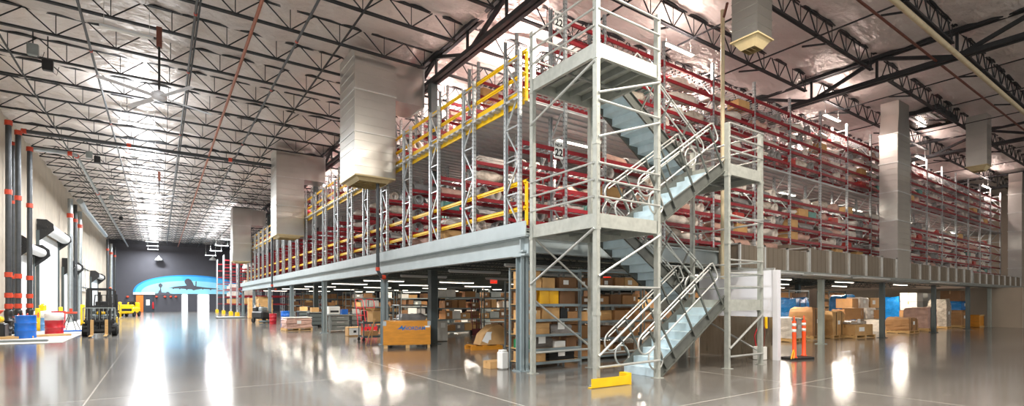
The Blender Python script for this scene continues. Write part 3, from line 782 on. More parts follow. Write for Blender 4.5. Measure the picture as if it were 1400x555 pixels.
# flights
def flight(x0, z0, x1, z1, y0, y1, n, lab):
    t = thing('stair_flight', lab, 'stairs', (x0, (y0+y1)/2, z0)); dx, dz = x1-x0, z1-z0; w = y1-y0
    sg = 1 if dx > 0 else -1; L = math.hypot(dx, dz); ux, uz = dx/L, dz/L; nx_, nz_ = -uz*sg*1.0, abs(ux)
    if sg < 0: nx_ = uz
    for sd in (-1, 1):
        y = sd*w/2
        m = MB(); tz = .13
        poly = [(0, .0-.02 if z0 > 0.1 else 0), (sg*.0, .20), (dx-sg*.0, dz+.10), (dx, dz-.16), (sg*.16, -.0)]
        m.prism(poly, y-.004, y+.004, 'xz')
        m.bar((0, y+sd*.02, .2), (dx, y+sd*.02, dz+.10), .045, .012); m.bar((sg*.16, y+sd*.02, .0), (dx, y+sd*.02, dz-.16), .045, .012)
        m.build('stringer', M_STAIRD, t)
    run, rise = dx/n, dz/(n+1)
    for i in range(n):
        xa, z = run*i, rise*(i+1)
        m = MB(); a, b = sorted((xa, xa+run*1.06)); m.box2(a, b, -w/2+.006, w/2-.006, z-.03, z)
        m.box2(xa-.012, xa+.012, -w/2+.006, w/2-.006, z-rise+.002, z-.002)
        m.build('tread', M_TREAD, t)
    # handrails
    for sd in (-1, 1):
        y = sd*(w/2+.035)
        P = lambda s, h: (ux*s + nx_*h, y, uz*s + nz_*h + .10)
        h = MB()
        for s in (.28, .62, L*.5, L*.72, L*.93): h.bar(P(s, -.12), P(s, .88), .035, .035)
        h.build('stanchion', M_STAIRD, t)
        r = MB()
        c0 = [P(.05 - .22*math.sin(PI*a/10), .67 + .2*math.cos(PI*a/10)) for a in range(11)]
        c0.reverse()
        r.tube([P(L*.97, .47)] + [P(s, .47) for s in (L*.5,)] + c0 + [P(L*.5, .87), P(L*.97, .87)], .018, 8)
        r.tube([P(.0, .80), P(L*.95, .80)], .017, 8)
        r.tube([P(L*.97, .87), P(L*.995, .85), P(L*1.0, .75), P(L*1.0, .55), P(L*.99, .49), P(L*.97, .47)], .018, 8)
        # lower safety loop
        lp = [P(.10 + .2*math.cos(2*PI*a/20) + .02, .24 + .22*math.sin(2*PI*a/20)) for a in range(20)]
        r.tube(lp, .019, 8, 0, True)
        r.build('handrail', M_TUBE, t)
YM = (YF+YB)/2
flight(X2+.03, 0, X3-.03, ZL[0], YF+.07, YM-.05, 8, 'lowest pale blue stair flight rising from the floor beside the yellow kerb')
flight(X3-.03, ZL[0], X2+.03, ZL[1], YM+.06, YB-.08, 8, 'second stair flight seen from below rising to the mezzanine platform')
flight(X2+.03, ZL[1], X3-.03, ZL[2], YF+.07, YM-.05, 8, 'third stair flight rising from mezzanine platform to the upper half landing')
flight(X3-.03, ZL[2], X2+.03, ZL[3], YM+.06, YB-.08, 8, 'topmost stair flight with blue underside rising to the top platform')

# yellow floor guard
gx0, gy0 = F(809, 532); gx1, gy1 = F(864, 525.5)
yk = thing('kerb_guard', 'low bright yellow floor guard in front of the stair tower post', 'guard', (gx0, gy0, 0), math.atan2(gy1-gy0, gx1-gx0))
gl = math.hypot(gx1-gx0, gy1-gy0)
MB().box2(0, gl-.06, 0, .012, .015, .17).box2(0, gl-.06, .012, .10, .003, .015).build('guard_plate', M_YEL, yk)
MB().box2(gl-.12, gl, .012, .2, 0, .21).build('end_block', M_YEL, yk)

# ================================================================== VERTICAL LIFT ENCLOSURE
ve = thing('lift_enclosure', 'white and bronze steel panel enclosure beside the stair tower', 'enclosure', (12.9, 6.72, 0))
MB().box2(0, .05, .13, 2.3, 1.1, 2.3).build('upper_panel', M_WPANEL, ve)
bz = MB()
for k in range(3): bz.box2(0, .04, .13+.72*k, .13+.72*(k+1)-.012, .0, 1.09)
bz.build('lower_panel', M_BRONZE, ve)
MB().box2(-.03, .12, 0, .13, 0, 2.3).build('end_post', M_WPANEL, ve)
MB().box2(0, .05, .1, 2.3, 2.3, 2.36).build('top_channel', M_GALVD, ve)
wbx = thing('control_box', 'small white box with red and yellow hoses at the foot of the bronze panel', 'box', (12.72, 7.1, 0))
MB().cbox((0, 0, .17), (.2, .28, .34), .015).build('body', M_PLASTIC, wbx)
MB().tube([(.0, .1, .34), (-.02, .14, .6), (.03, .05, .9), (.08, .12, 1.05)], .016, 6).build('hose', M_DRED, wbx)
MB().tube([(.0, -.1, .34), (.02, -.12, .7), (.08, -.06, 1.05)], .014, 6).build('hose', M_RUST, wbx)
MB().cbox((.08, -.12, .95), (.05, .06, .3), .01).build('tag_plate', M_YEL, wbx)

# ================================================================== DUCTS
def duct_seg(m, x0, x1, y0, y1, z0, z1, axis='z', step=1.25, rib=True):
    """sheet-metal duct with cross-broken panels, standing seams and flanged joints"""
    L = {'z': (z0, z1), 'x': (x0, x1)}[axis]; n = max(1, round((L[1]-L[0])/step)); s = (L[1]-L[0])/n
    for i in range(n):
        a, b = L[0]+s*i, L[0]+s*(i+1)
        if axis == 'z':
            m.box2(x0, x1, y0, y1, a, b)
            for q in (.2, .4, .6, .8) if rib else (): m.box2(x0-.012, x1+.012, y0-.012, y1+.012, a+s*q-.01, a+s*q+.01)
        else:
            m.box2(a, b, y0, y1, z0, z1)
            for q in (.25, .5, .75) if rib else (): m.box2(a+s*q-.006, a+s*q+.006, y0-.006, y1+.006, z0-.006, z1+.006)
    return [L[0]+s*i for i in range(n+1)]
def flange(x0, x1, y0, y1, z, axis='z', t=.02, e=.028):
    if axis == 'z': return MB().box2(x0-e, x1+e, y0-e, y1+e, z-t, z+t)
    return MB().box2(z-t, z+t, y0-e, y1+e, x0-e, x1+e)
def hang_duct(x, y, w, d, z0, z1, ax1, az0, lab):
    t = thing('air_duct', lab, 'duct', (x, y, 0))
    m = MB(); cuts = duct_seg(m, 0, w, 0, d, z0, z1, 'z', 1.45); m.build('drop', M_GALV, t)
    for c in cuts[1:-1]: flange(0, w, 0, d, c).build('flange', M_GALVD, t)
    m = MB(); duct_seg(m, w+.02, ax1-x, .25, d, az0, z1-.05, 'x', .9, False); m.build('arm', M_GALV, t)
    flange(az0, z1-.05, .25, d, w+.03, 'x').build('flange', M_GALVD, t)
    flange(az0, z1-.05, .25, d, ax1-x-.03, 'x').build('flange', M_GALVD, t)
    g = MB()                                         # flared diffuser under the drop
    g.add([(.08,.08,z0),(w-.08,.08,z0),(w-.08,d-.08,z0),(.08,d-.08,z0),(.22,.22,z0-.16),(w-.22,.22,z0-.16),(w-.22,d-.22,z0-.16),(.22,d-.22,z0-.16)], [(0,1,5,4),(1,2,6,5),(2,3,7,6),(3,0,4,7)])
    for k in range(6): yk_ = .26+(d-.52)*k/5; g.box((w/2, yk_, z0-.11), (w-.46, .10, .008), 0, 0, .5)
    g.box2(.0, w, .0, d, z0-.05, z0)
    g.build('diffuser', M_TAN, t)
    ng = MB().box2(w, w+.22, .5, d-.4, z0+.25, z0+.85); ng.box2(w+.22, w+.24, .55, d-.45, z0+.3, z0+.8); ng.build('side_outlet', M_TAN, t)
    for sx in (.06, w-.06): MB().tube([(sx, d*.5, z1), (sx, d*.5, ZD-.15)], .008, 5).build('hanger_rod', M_TUBE, t)
    return t
hang_duct(5.15, 16.25, 1.38, 1.6, 5.62, 9.72, 7.7, 8.35, 'largest shiny square air duct hanging nearest above the mezzanine edge')
hang_duct(5.1, 29.25, 1.4, 1.6, 5.1, 9.7, 7.7, 8.2, 'middle hanging air duct above the mezzanine edge')
hang_duct(5.1, 48.75, 1.4, 1.6, 4.95, 9.5, 7.7, 8.1, 'farthest hanging air duct above the mezzanine edge')
def small_duct(x, y, s, z0, lab):
    t = thing('air_duct', lab, 'duct', (x, y, 0))
    m = MB(); duct_seg(m, 0, s, 0, s, z0, 9.72, 'z', 1.3); m.build('drop', M_GALV, t)
    g = MB().add([(0,0,z0),(s,0,z0),(s,s,z0),(0,s,z0),(.14,.14,z0-.22),(s-.14,.14,z0-.22),(s-.14,s-.14,z0-.22),(.14,s-.14,z0-.22)], [(0,1,5,4),(1,2,6,5),(2,3,7,6),(3,0,4,7)])
    g.box2(-.03, s+.03, -.03, s+.03, z0-.03, z0); 
    for k in range(3): g.box((s/2, .2+(s-.4)*k/2, z0-.17), (s-.32, .06, .008), 0, 0, .5)
    g.build('diffuser', M_TAN, t)
    return t
small_duct(11.0, 6.2, .62, 7.55, 'small square air duct with tan diffuser above the stair tower')
small_duct(29.6, 6.35, .7, 7.5, 'small hanging air duct with tan diffuser at right beyond the tall duct')
def tall_duct(x, y, w, d, z0, lab):
    t = thing('air_duct', lab, 'duct', (x, y, 0))
    m = MB(); cuts = duct_seg(m, 0, w, 0, d, z0, 8.35, 'z', 1.2); m.build('riser', M_GALV, t)
    for c in cuts[1:]: flange(0, w, 0, d, c).build('flange', M_GALVD, t)
    tp = MB(); b = .13
    tp.add([(0,0,8.37),(w,0,8.37),(w,d,8.37),(0,d,8.37),(b,0,9.15),(w-b,0,9.15),(w-b,d,9.15),(b,d,9.15)], [(0,1,5,4),(1,2,6,5),(2,3,7,6),(3,0,4,7)])
    tp.box2(b, w-b, 0, d, 9.15, 9.72); tp.build('transition', M_GALV, t)
    return t
tall_duct(24.6, 7.98, 1.35, .64, 2.44, 'tall shiny air duct rising in front of the racks to the ceiling')
tall_duct(44.9, 7.98, 1.6, .64, 2.44, 'tall shiny air duct at the far right end of the racks')
def trunk(x0, x1, z1, lab, y0=8.03, y1=8.66):
    t = thing('trunk_duct', lab, 'duct', (0, 0, 0)); n = max(1, round((x1-x0)/1.32)); s = (x1-x0)/n
    for i in range(n):
        m = MB(); a, b = x0+s*i, x0+s*(i+1); m.box2(a+.012, b-.012, y0, y1, 2.46, z1)
        for q in range(1, 5): xx_ = a+s*q/5; m.box2(xx_-.008, xx_+.008, y0-.008, y1, 2.46, z1)
        m.build('section', M_TRUNK, t)
    for i in range(n+1):
        x = x0+s*i; MB().box2(x-.035, x+.035, y0-.05, y0-.0, 2.44, z1+.04).box2(x-.035, x+.035, y0-.05, y1, z1, z1+.04).build('flange', M_GALVD, t)
trunk(13.3, 17.2, 3.1, 'brown ribbed duct run on the mezzanine ledge nearest the stair tower')
trunk(17.3, 24.55, 3.22, 'longest brown ribbed duct run on the ledge left of the tall duct')
trunk(26.0, 34.6, 3.12, 'brown ribbed duct run on the ledge just right of the tall duct')
trunk(34.8, 44.8, 3.0, 'brown ribbed duct run on the ledge at the far right over the beige wall')
bx_ = thing('duct_plenum', 'low brown duct box on top of the ribbed duct run left of the tall duct', 'duct', (17.4, 8.7, 3.1))
MB().cbox((.9, .2, .14), (1.8, .4, .36), .01).build('box', M_TRUNK, bx_); MB().box2(1.76, 1.82, -.02, .42, -.05, .34).build('flange', M_GALVD, bx_)
for i, (x, L) in enumerate(((13.6, 2.4), (16.6, 2.6), (20.2, 2.4), (28, 2.8))):
    o = MB().cbox((0, 0, 0), (L, .34, .05), .01).build('cable_tray', M_GALVD, None, (x+L/2, 7.72, 2.33)); o2 = MB().box2(-L*.4, -L*.4+.04, .1, .26, -.02, .03).box2(L*.4-.04, L*.4, .1, .26, -.02, .03).build('bracket', M_GALVD, o)
    tag(o, '%s flat galvanised tray along the ledge edge below the ribbed ducts' % ORD[i], 'tray')

# ================================================================== PIPES
def pipe(name, pts, r, m, lab, cat='pipe', coup=(), n=10, group=None):
    t = thing(name, lab, cat, pts[0], 0, group); o = Vector(pts[0])
    MB().tube([Vector(p)-o for p in pts], r, n).build('pipe', m, t)
    for p, ax in coup:
        p = Vector(p)-o; a = Vector({'x': (1,0,0), 'y': (0,1,0), 'z': (0,0,1)}[ax])*r*1.0
        MB().tube([p-a, p+a], r*1.28, n).build('coupling', M_COUP, t)
    return t
ZP = 9.02
pipe('sprinkler_main', [(-5.0, 30.7, ZP), (6.4, 30.7, ZP)], .085, M_PIPE, 'long dark sprinkler main crossing the ceiling of the open aisle', coup=(((-4.9,30.7,ZP),'x'),((-1.2,30.7,ZP),'x'),((3.1,30.7,ZP),'x')))
pipe('sprinkler_main', [(-5.0, 32.9, ZP-.25), (-3.6, 32.9, ZP-.25), (-3.4, 33.1, ZP-.25), (-3.4, 84, ZP-.25)], .085, M_PIPEG, 'grey sprinkler main turning at a red elbow and running down the hall', coup=(((-3.6,32.9,ZP-.25),'x'),((-3.4,33.3,ZP-.25),'y'),((-3.4,44.0,ZP-.25),'y')))
for i, (px, X) in enumerate(((11.5, -5.1), (18, -5.45), (24.8, -5.05), (40.5, -5.0))):
    y = YatX(px, X); zt = 8.95 - (.2 if i in (1, 3) else 0)
    t = pipe('riser_pipe', [(X, y, .25), (X, y, zt)], .10 if i != 1 else .07, M_PIPE, '%s dark vertical sprinkler riser from the left on the concrete wall' % ORD[i], coup=(((X,y,zt-.1),'z'),((X,y,6.0),'z'),((X,y,2.6),'z'),((X,y,1.75),'z'),((X,y,1.3),'z')))
    MB().lathe([(.16,0),(.16,.03),(.11,.04),(.11,.3),(.17,.31),(.17,.36),(.11,.37),(.14,.6),(.14,.75),(.1,.8)], (0, 0, .35), 12).build('valve_body', M_BLACK, t)
    MB().tube([(.30, math.cos(a)*.13, .85+math.sin(a)*.13) for a in [2*PI*q/14 for q in range(14)]], .014, 6, 0, True).tube([(.1,0,.85),(.31,0,.85)], .018, 6).bar((.3,-.13,.85),(.3,.13,.85),.02).build('hand_wheel', M_COUP, t)
    MB().box2(-.14, .14, -.14, .14, 0, .03).lathe([(.1,.03),(.1,.26)], (0,0,0), 10).build('base_flange', M_BLACK, t)
    for c in t.children:
        if c.name.startswith(('valve', 'hand', 'base')): c.location.z -= .25
pp = [(0, 1.98), (-1.7, 0), (.8, 0), (3.35, 0)]
pipe('sprinkler_branch', [(2.12, 10, 9.05), (2.12, 84, 9.05)], .045, M_COPPER, 'long rust-red sprinkler branch pipe running down the aisle ceiling')
for i, x in enumerate((-1.72, .8, 3.35)):
    pipe('sprinkler_branch', [(x, 10, 9.2), (x, 80, 9.2)], .035, M_PIPE, 'thin dark sprinkler branch, %s from the left wall, along the aisle ceiling' % ORD[i], coup=(((x, 16.0, 9.2), 'y'), ((x, 20.2, 9.2), 'y'), ((x, 28, 9.2), 'y')))
pipe('sprinkler_branch', [(7.9, 4.95, 9.0), (55, 4.95, 9.0)], .07, M_CREAMP, 'cream pipe running under the ceiling at upper right')
pipe('sprinkler_branch', [(7.9, 5.6, 9.2), (55, 5.6, 9.2)], .035, M_RUST, 'thin rusty pipe beside the cream pipe at upper right')
pipe('standpipe', [(12.4, 7.95, 2.1), (12.4, 7.95, 2.45), (12.4, 7.95, 9.3)], .055, M_CREAMP, 'cream vertical standpipe between stair tower and red racks')
pipe('standpipe', [(12.62, 8.1, 2.46), (12.62, 8.1, 9.0), (12.62, 8.1, 9.1), (11.9, 7.5, 9.1)], .035, M_RUST, 'thin rusty vertical pipe beside the cream standpipe')
# droppers along the mezzanine face
for i, (px, z0, z1) in enumerate(((516.5, 2.55, 6.3), (372, 2.5, 7.6), (327, 2.6, 7.0))):
    X = 6.1; y = YatX(px, X)
    pipe('drop_pipe', [(X, y, z1), (X, y, z0), (X+.12, y, z0-.22), (X+.36, y, z0-.22)], .06, M_PIPE, '%s dark drop pipe with red elbow down the mezzanine face from the stairs' % ORD[i], coup=(((X, y, z0+.05), 'z'), ((X+.2, y, z0-.22), 'x')))
# galvanised ducts by the left wall and far pipe columns
pipe('round_duct', [(-4.6, 47, 8.6), (-4.6, 48.5, 8.5), (-4.6, 50, 8.4), (-4.6, 68, 8.4)], .2, M_PIPEG, 'round galvanised duct running high along the left wall')
for i, (px, X) in enumerate(((96, -5.2), (103, -5.2), (109, -5.3), (147, -5.0), (152, -5.0), (157, -4.9))):
    y = YatX(px, X)
    if y > 87: y = 86.5
    pipe('wall_pipe', [(X, y, .02), (X, y, 8.8)], .12 if i % 2 else .15, M_PIPEG if i % 2 == 0 else M_PIPE, '%s tall vertical pipe along the far part of the left wall' % ORD[i], coup=(((X, y, 7.6), 'z'),))

# ================================================================== CEILING FAN
def fan(x, y, z, lab):
    t = thing('ceiling_fan', lab, 'fan', (x, y, z))
    MB().tube([(0, 0, .1), (0, 0, ZJ-z)], .03, 8).build('down_rod', M_BLACK, t)
    MB().box2(-.07, .07, -.07, .07, ZJ-z-.55, ZJ-z+.02).build('mount', M_RUST, t)
    MB().lathe([(.06,-.16),(.16,-.13),(.2,-.05),(.2,.04),(.12,.1),(.05,.14)], (0,0,0), 20).build('motor', M_WPANEL, t)
    for k in range(4):
        a = .5 + k*PI/2; b = MB()
        b.box((.85, 0, 0), (1.4, .17, .012), 0, 0, .14)
        b.bar((.12, 0, 0), (.4, 0, 0), .05, .02)
        o = b.build('blade', M_WPANEL, t, (0, 0, -.05), a)
fan(0.0, 18.0, 7.5, 'large four-blade ceiling fan above the near open aisle')
fan(0.0, 38.0, 7.9, 'smaller-looking ceiling fan farther down the open aisle')
# small electrical boxes under the joists
for i, (x, y, z) in enumerate(((-3.05, 20.3, 8.9), (-2.75, 20.5, 8.6), (-2.9, 33.2, 8.9), (-2.6, 33.4, 8.75), (-2.8, 46, 8.9), (-2.8, 57, 8.9))):
    o = thing('electrical_box', '%s small %s box hung under the ceiling joists at left' % (ORD[i], 'grey' if i % 2 == 0 else 'black'), 'box', (x, y, z))
    MB().cbox((0, 0, 0), (.26, .16, .34), .02).build('case', M_STEELT if i % 2 == 0 else M_BLACK, o)
    MB().tube([(0, 0, .16), (0, 0, ZJ-z+.02)], .015, 6).tube([(.1, 0, -.17), (.2, 0, -.25), (.25, 0, 0)], .01, 5).build('conduit', M_BLACK, o)
# skylight unit at upper right
sk = thing('skylight', 'dark framed skylight panel at the far upper right', 'skylight', (27.8, 7.6, ZD-.35))
MB().box2(-.1, 2.6, -.08, 0, -.1, .3).box2(-.1, 2.6, 1.5, 1.58, -.1, .3).box2(-.1, 0, 0, 1.5, -.1, .3).box2(2.5, 2.6, 0, 1.5, -.1, .3).build('frame', M_JOIST, sk)
MB().box2(0, 2.5, 0, 1.5, -.02, .0).build('glazing', mat('dark_skylight_glazing', '#6f675c', .15, .2, .1, 2), sk)
for i in range(2): MB().box2(.2, 2.3, .3+.7*i, .42+.7*i, -.06, -.02).build('glazing_bar', M_GALVD, sk)
# ================================================================== LEFT WALL
def roll_door(n, y0, y1, z1, curtain=True):
    t = bpy.data.objects.new('door_%d' % n, None); COL.objects.link(t); t['kind'] = 'structure'; t.location = (WX, (y0+y1)/2, 0)
    h = (y1-y0)/2; m = MB(); z = .03
    while z < z1: m.box2(.02, .06, -h, h, z, min(z+.09, z1)); m.box2(.02, .052, -h, h, z+.09, min(z+.1, z1)); z += .1
    m.build('curtain', M_WHITE, t); MB().box2(.02, .09, -h, h, 0, .06).build('bottom_bar', M_BLACK, t)
    g = MB()
    for s in (-1, 1): g.box2(0, .14, s*(h+.08)-.08, s*(h+.08)+.08, 0, z1+.1)
    g.build('guide_track', M_COLD, t)
    rr_ = .32 if z1 > 5 else .24
    MB().tube([(.4, -h+.05, z1+.3), (.4, h-.05, z1+.3)], rr_, 20).build('coil', M_WHITE, t)
    for s in (-1, 1):
        b = MB(); b.prism([(.02, z1-.6), (.02, z1+.75), (.45, z1+.75), (.74, z1+.5), (.78, z1+.15), (.55, z1-.1)], s*(h+.06)-.03, s*(h+.06)+.03, 'xz')
        b.tube([(.4, s*(h+.03), z1+.3), (.4, s*(h+.16), z1+.3)], .09, 12)
        for a in range(8): b.tube([(.4+.2*math.cos(a*PI/4), s*(h+.08), z1+.3+.2*math.sin(a*PI/4)), (.4+.2*math.cos(a*PI/4), s*(h+.105), z1+.3+.2*math.sin(a*PI/4))], .02, 6)
        b.build('end_bracket', M_BLACK, t)
    op = MB().box2(.2, .6, h+.14, h+.5, z1+.0, z1+.3); op.tube([(.4, h+.2, z1+.3), (.4, h+.45, z1+.3)], .16, 12); op.build('operator', M_BLACK, t)
    return t
roll_door(2, 33.2, 38.2, 3.9)
roll_door(1, 39.6, 46.6, 5.5)
roll_door(3, 48.8, 53.6, 3.9)
roll_door(4, 67.0, 74.0, 3.9)
struct('floor_apron', MB().box2(WX, -2.9, 24.5, 62, 0, .012), mat('pale_rough_apron_concrete', '#c9c6bf', .55, 0, .06, 1.2))
# rack of pale tubes on the wall
wr_ = thing('tube_rack', 'wall rack of pale upright tubes on the far left wall', 'rack', (WX+.05, 60, 2.4))
MB().box2(0, .3, -3.4, 3.4, 2.0, 2.06).box2(0, .3, -3.4, 3.4, .3, .36).build('rack_bar', M_BLACK, wr_)
for k in range(9): MB().tube([(.12+.1*(k % 2), -3.1+k*.75, 0), (.06+.1*(k % 2), -3.0+k*.75+.25*(k % 3-1), 2.6+.3*(k % 2))], .07, 8).build('tube', M_PLASTIC, wr_)
AP = .012
def drum_t(loc, m, lab, top=None, r=.29, h=.88):
    t = thing('drum', lab, 'drum', loc)
    pr_ = [(r*.97,0),(r,.015),(r,.03),(r*.985,.04),(r*.985,h*.31),(r*1.03,h*.325),(r*1.03,h*.345),(r*.985,h*.36),(r*.985,h*.64),(r*1.03,h*.655),(r*1.03,h*.675),(r*.985,h*.69),(r*.985,h-.04),(r,h-.03),(r,h),(r*.96,h),(r*.95,h-.02)]
    MB().lathe(pr_, (0,0,0), 28).build('body', m, t)
    MB().lathe([(.035,h-.02),(.035,h+.005)], (r*.6,0,0), 10).lathe([(.02,h-.02),(.02,h+.003)], (-r*.6,0,0), 8).build('bung_cap', M_GALVD, t)
    if top: MB().lathe([(r*1.015,h*.69),(r*1.02,h+.01),(r*.9,h+.05),(.05,h+.06)], (0,0,0), 28).build('cover', top, t)
    return t
xb_, yb_ = -4.45, YatX(35, -4.45); drum_t((xb_, yb_, AP), M_BLUE, 'bright blue steel drum at the left wall by the sprinkler risers', r=.33, h=.92)
drum_t((-3.9, 30.7, AP), M_DRED, 'red steel drum with a white top cover beside the blue drum', M_PLASTIC, r=.33, h=.92)
y = YatX(58, -4.9); drum_t((-4.9, y, AP), mat('faded_blue_drum', '#5d8fc0', .4, 0, .1, 5), 'faded blue and white drum behind the red drum', M_PLASTIC, r=.33, h=.95)
y = YatX(79, -4.6); drum_t((-4.6, y, AP), M_DRED, 'plain red drum far behind the white-topped drum', r=.33, h=.95)
def jerry(loc, lab):
    t = thing('jerrycan', lab, 'can', loc)
    MB().cbox((0,0,.15), (.2,.26,.3), .03).build('body', M_YEL, t)
    MB().tube([(0,-.08,.3),(0,-.06,.36),(0,.05,.36),(0,.07,.3)], .015, 6).lathe([(.03,.3),(.03,.34)], (0,.1,0), 10).build('handle', M_YEL, t)
jerry((-4.9, YatX(58, -4.9)-.16, AP+1.01), 'left yellow jerrycan on the faded blue drum'); jerry((-4.88, YatX(58, -4.9)+.14, AP+1.01), 'right yellow jerrycan on the faded blue drum')
def plank(p, q, w, h, m, lab, cat='plank'):
    a = math.atan2(q[1]-p[1], q[0]-p[0]); L = math.hypot(q[0]-p[0], q[1]-p[1])
    o = MB().cbox((L/2, 0, h/2), (L, w, h), .008).build('timber_plank', m, None, (p[0], p[1], AP), a); tag(o, lab, cat); return o
plank((-5.3, 28.4), (-3.2, 29.3), .3, .09, M_PALE, 'brown timber plank on the floor in front of the two drums')
plank((-5.35, 27.9), (-4.2, 28.1), .3, .09, M_PALE, 'short brown timber plank at the left edge in front of the blue drum')
plank((-5.0, 25.6), (-3.4, 25.4), .16, .08, M_STEELT, 'grey flat bar lying on the floor nearest at left', 'bar')
def bollard(x, y, h, r, lab, m=None):
    t = thing('bollard', lab, 'bollard', (x, y, AP if x < -2.95 and y < 62 else 0))
    MB().lathe([(r,0),(r,h-.05),(r*.85,h-.01),(r*.4,h)], (0,0,0), 16).build('post', m or M_YEL, t); MB().lathe([(r*1.6,0),(r*1.6,.015)], (0,0,0), 12).build('base_plate', M_BLACK, t)
bollard(-5.0, YatX(51.5, -5.0), 1.15, .1, 'yellow bollard at the near side of the big roll-up door')
bollard(-5.0, YatX(83, -5.0), 1.15, .1, 'yellow bollard at the far side of the big roll-up door')
bollard(-3.9, 41, 1.3, .11, 'yellow bollard just left of the forklift')
bollard(-2.95, 58.5, 1.45, .13, 'yellow bollard in front of the yellow tow tractor')
st = thing('work_stand', 'black tripod work stand between the red drum and the forklift', 'stand', (-3.75, YatX(97, -3.75), AP))
for a in range(4): MB().tube([(.05*math.cos(a*PI/2), .05*math.sin(a*PI/2), .85), (.42*math.cos(a*PI/2+.6), .42*math.sin(a*PI/2+.6), 0)], .016, 6).build('leg', M_BLACK, st)
MB().cbox((0,0,.9), (.5,.25,.1), .02).box((0,0,1.02), (.12,.1,.2), 0).build('vice_head', M_COUP, st)
tr = thing('low_trolley', 'low blue pallet trolley on the floor left of the forklift', 'trolley', (-3.3, YatX(100, -3.3)-.2, AP))
MB().cbox((0,0,.12), (1.0,.55,.06), .015).build('deck', M_BLUE, tr); MB().tube([(.5,0,.14),(.62,0,.5),(.64,0,.95)], .02, 6).tube([(.64,-.15,.95),(.64,.15,.95)], .02, 6).build('handle', M_BLACK, tr)
for sx in (-.38, .38):
    for sy in (-.2, .2): MB().tube([(sx, sy-.025, .045), (sx, sy+.025, .045)], .045, 12).build('wheel', M_RUBBER, tr)
cb_ = thing('pump_unit', 'black pump box with yellow motor against the wall left of the blue drum', 'pump', (-5.3, YatX(17, -5.3)-2.4, AP))
MB().cbox((0,0,.3), (.5,.7,.6), .03).build('housing', M_BLACK, cb_); MB().tube([(0,-.25,.75),(0,.2,.75)], .14, 14).build('motor', M_YEL, cb_); MB().lathe([(.03,0),(.2,.2),(.2,.24)], (0,-.2,.9), 14).build('funnel', M_COUP, cb_)
# forklifts
def forklift(x, y, rz, lab, body):
    t = thing('forklift', lab, 'forklift', (x, y, 0 if x > -2.9 else AP), rz)       # faces -Y
    b = MB(); b.cbox((0, 1.5, .62), (1.05, 1.3, .62), .08); b.cbox((0, 2.05, .75), (1.0, .5, .85), .12); b.cbox((0, .75, .38), (.95, .5, .3), .05); b.build('chassis', body, t)
    b = MB(); b.cbox((0, .42, .55), (1.0, .3, .5), .04); b.cbox((0, .3, .3), (1.1, .25, .35), .04); b.build('front_cowl', M_BLACK, t)
    for sx in (-1, 1):
        m = MB(); m.box2(sx*.36-.045, sx*.36+.045, .0, .13, .06, 2.05); m.box2(sx*.27-.03, sx*.27+.03, .03, .11, .1, 2.0); m.build('mast_rail', M_BLACK, t)
        m = MB(); m.bar((sx*.48, .62, .8), (sx*.46, .7, 2.0), .06); m.bar((sx*.48, 1.95, 1.0), (sx*.46, 1.8, 2.0), .06); m.bar((sx*.46, .7, 2.0), (sx*.46, 1.8, 2.0), .06); m.build('guard_post', M_BLACK, t)
        fk = MB(); fk.box2(sx*.24-.055, sx*.24+.055, -1.12, -.06, .055, .085); fk.box2(sx*.24-.055, sx*.24+.055, -.1, -.05, .055, .72); fk.build('fork', M_PALE, t)
        for yy, rr_ in ((.38, .28), (1.85, .24)):
            MB().tube([(sx*.5-.09*sx, yy, rr_), (sx*.5+.09*sx, yy, rr_)], rr_, 18).build('tyre', M_RUBBER, t)
            MB().tube([(sx*.5+.085*sx, yy, rr_), (sx*.5+.095*sx, yy, rr_)], rr_*.5, 12).build('wheel_hub', body, t)
    m = MB()
    for z in (2.0, 1.25): m.box2(-.4, .4, .02, .1, z, z+.07)
    m.tube([(0, .08, .2), (0, .08, 1.9)], .05, 8); m.build('mast_crossbar', M_BLACK, t)
    c = MB(); c.box2(-.52, .52, -.05, .0, .22, .32); c.box2(-.52, .52, -.05, .0, .62, .72); c.build('carriage', M_BLACK, t)
    lb = MB(); lb.box2(-.55, -.51, -.06, -.03, .7, 1.22); lb.box2(.51, .55, -.06, -.03, .7, 1.22); lb.box2(-.55, .55, -.06, -.03, 1.2, 1.24)
    for k in range(7): xx_ = -.4+.133*k; lb.box2(xx_-.008, xx_+.008, -.055, -.035, .7, 1.22)
    lb.build('load_backrest', M_STEELT, t)
    r = MB()
    for k in range(6): yy = .75+.2*k; r.box2(-.46, .46, yy-.02, yy+.02, 1.99, 2.03)
    r.build('overhead_guard', M_BLACK, t)
    MB().cbox((.54, 1.5, .6), (.05, .8, .35), .02).cbox((-.54, 1.5, .6), (.05, .8, .35), .02).cbox((0, 1.0, .98), (.3, .2, .14), .03).build('side_panel', M_YEL, t)
    s = MB().cbox((0, 1.45, .98), (.46, .45, .12), .04); s.cbox((0, 1.68, 1.25), (.46, .12, .5), .05); s.build('seat', M_BLACK, t)
    w = MB().tube([(.15*math.cos(a), 1.0+.06*math.sin(a), 1.18+.14*math.sin(a)) for a in [2*PI*q/14 for q in range(14)]], .015, 6, 0, True).tube([(0, 1.0, 1.18), (0, .85, .9)], .02, 6); w.build('steering_wheel', M_RUBBER, t)
    MB().lathe([(.05,2.03),(.05,2.12),(.02,2.15)], (.3,1.6,0), 10).build('beacon', M_ORANGE, t)
    return t
forklift(-2.1, 27.9, .02, 'black forklift with pale forks lowered beside the left drums', M_COLD)
forklift(-3.3, 55, PI*.9, 'dark forklift farther down the left wall past the first forklift', M_BLACK)
tt = thing('tow_tractor', 'small yellow tow tractor parked far down by the left wall', 'vehicle', (-2.35, 63, 0), -.3)
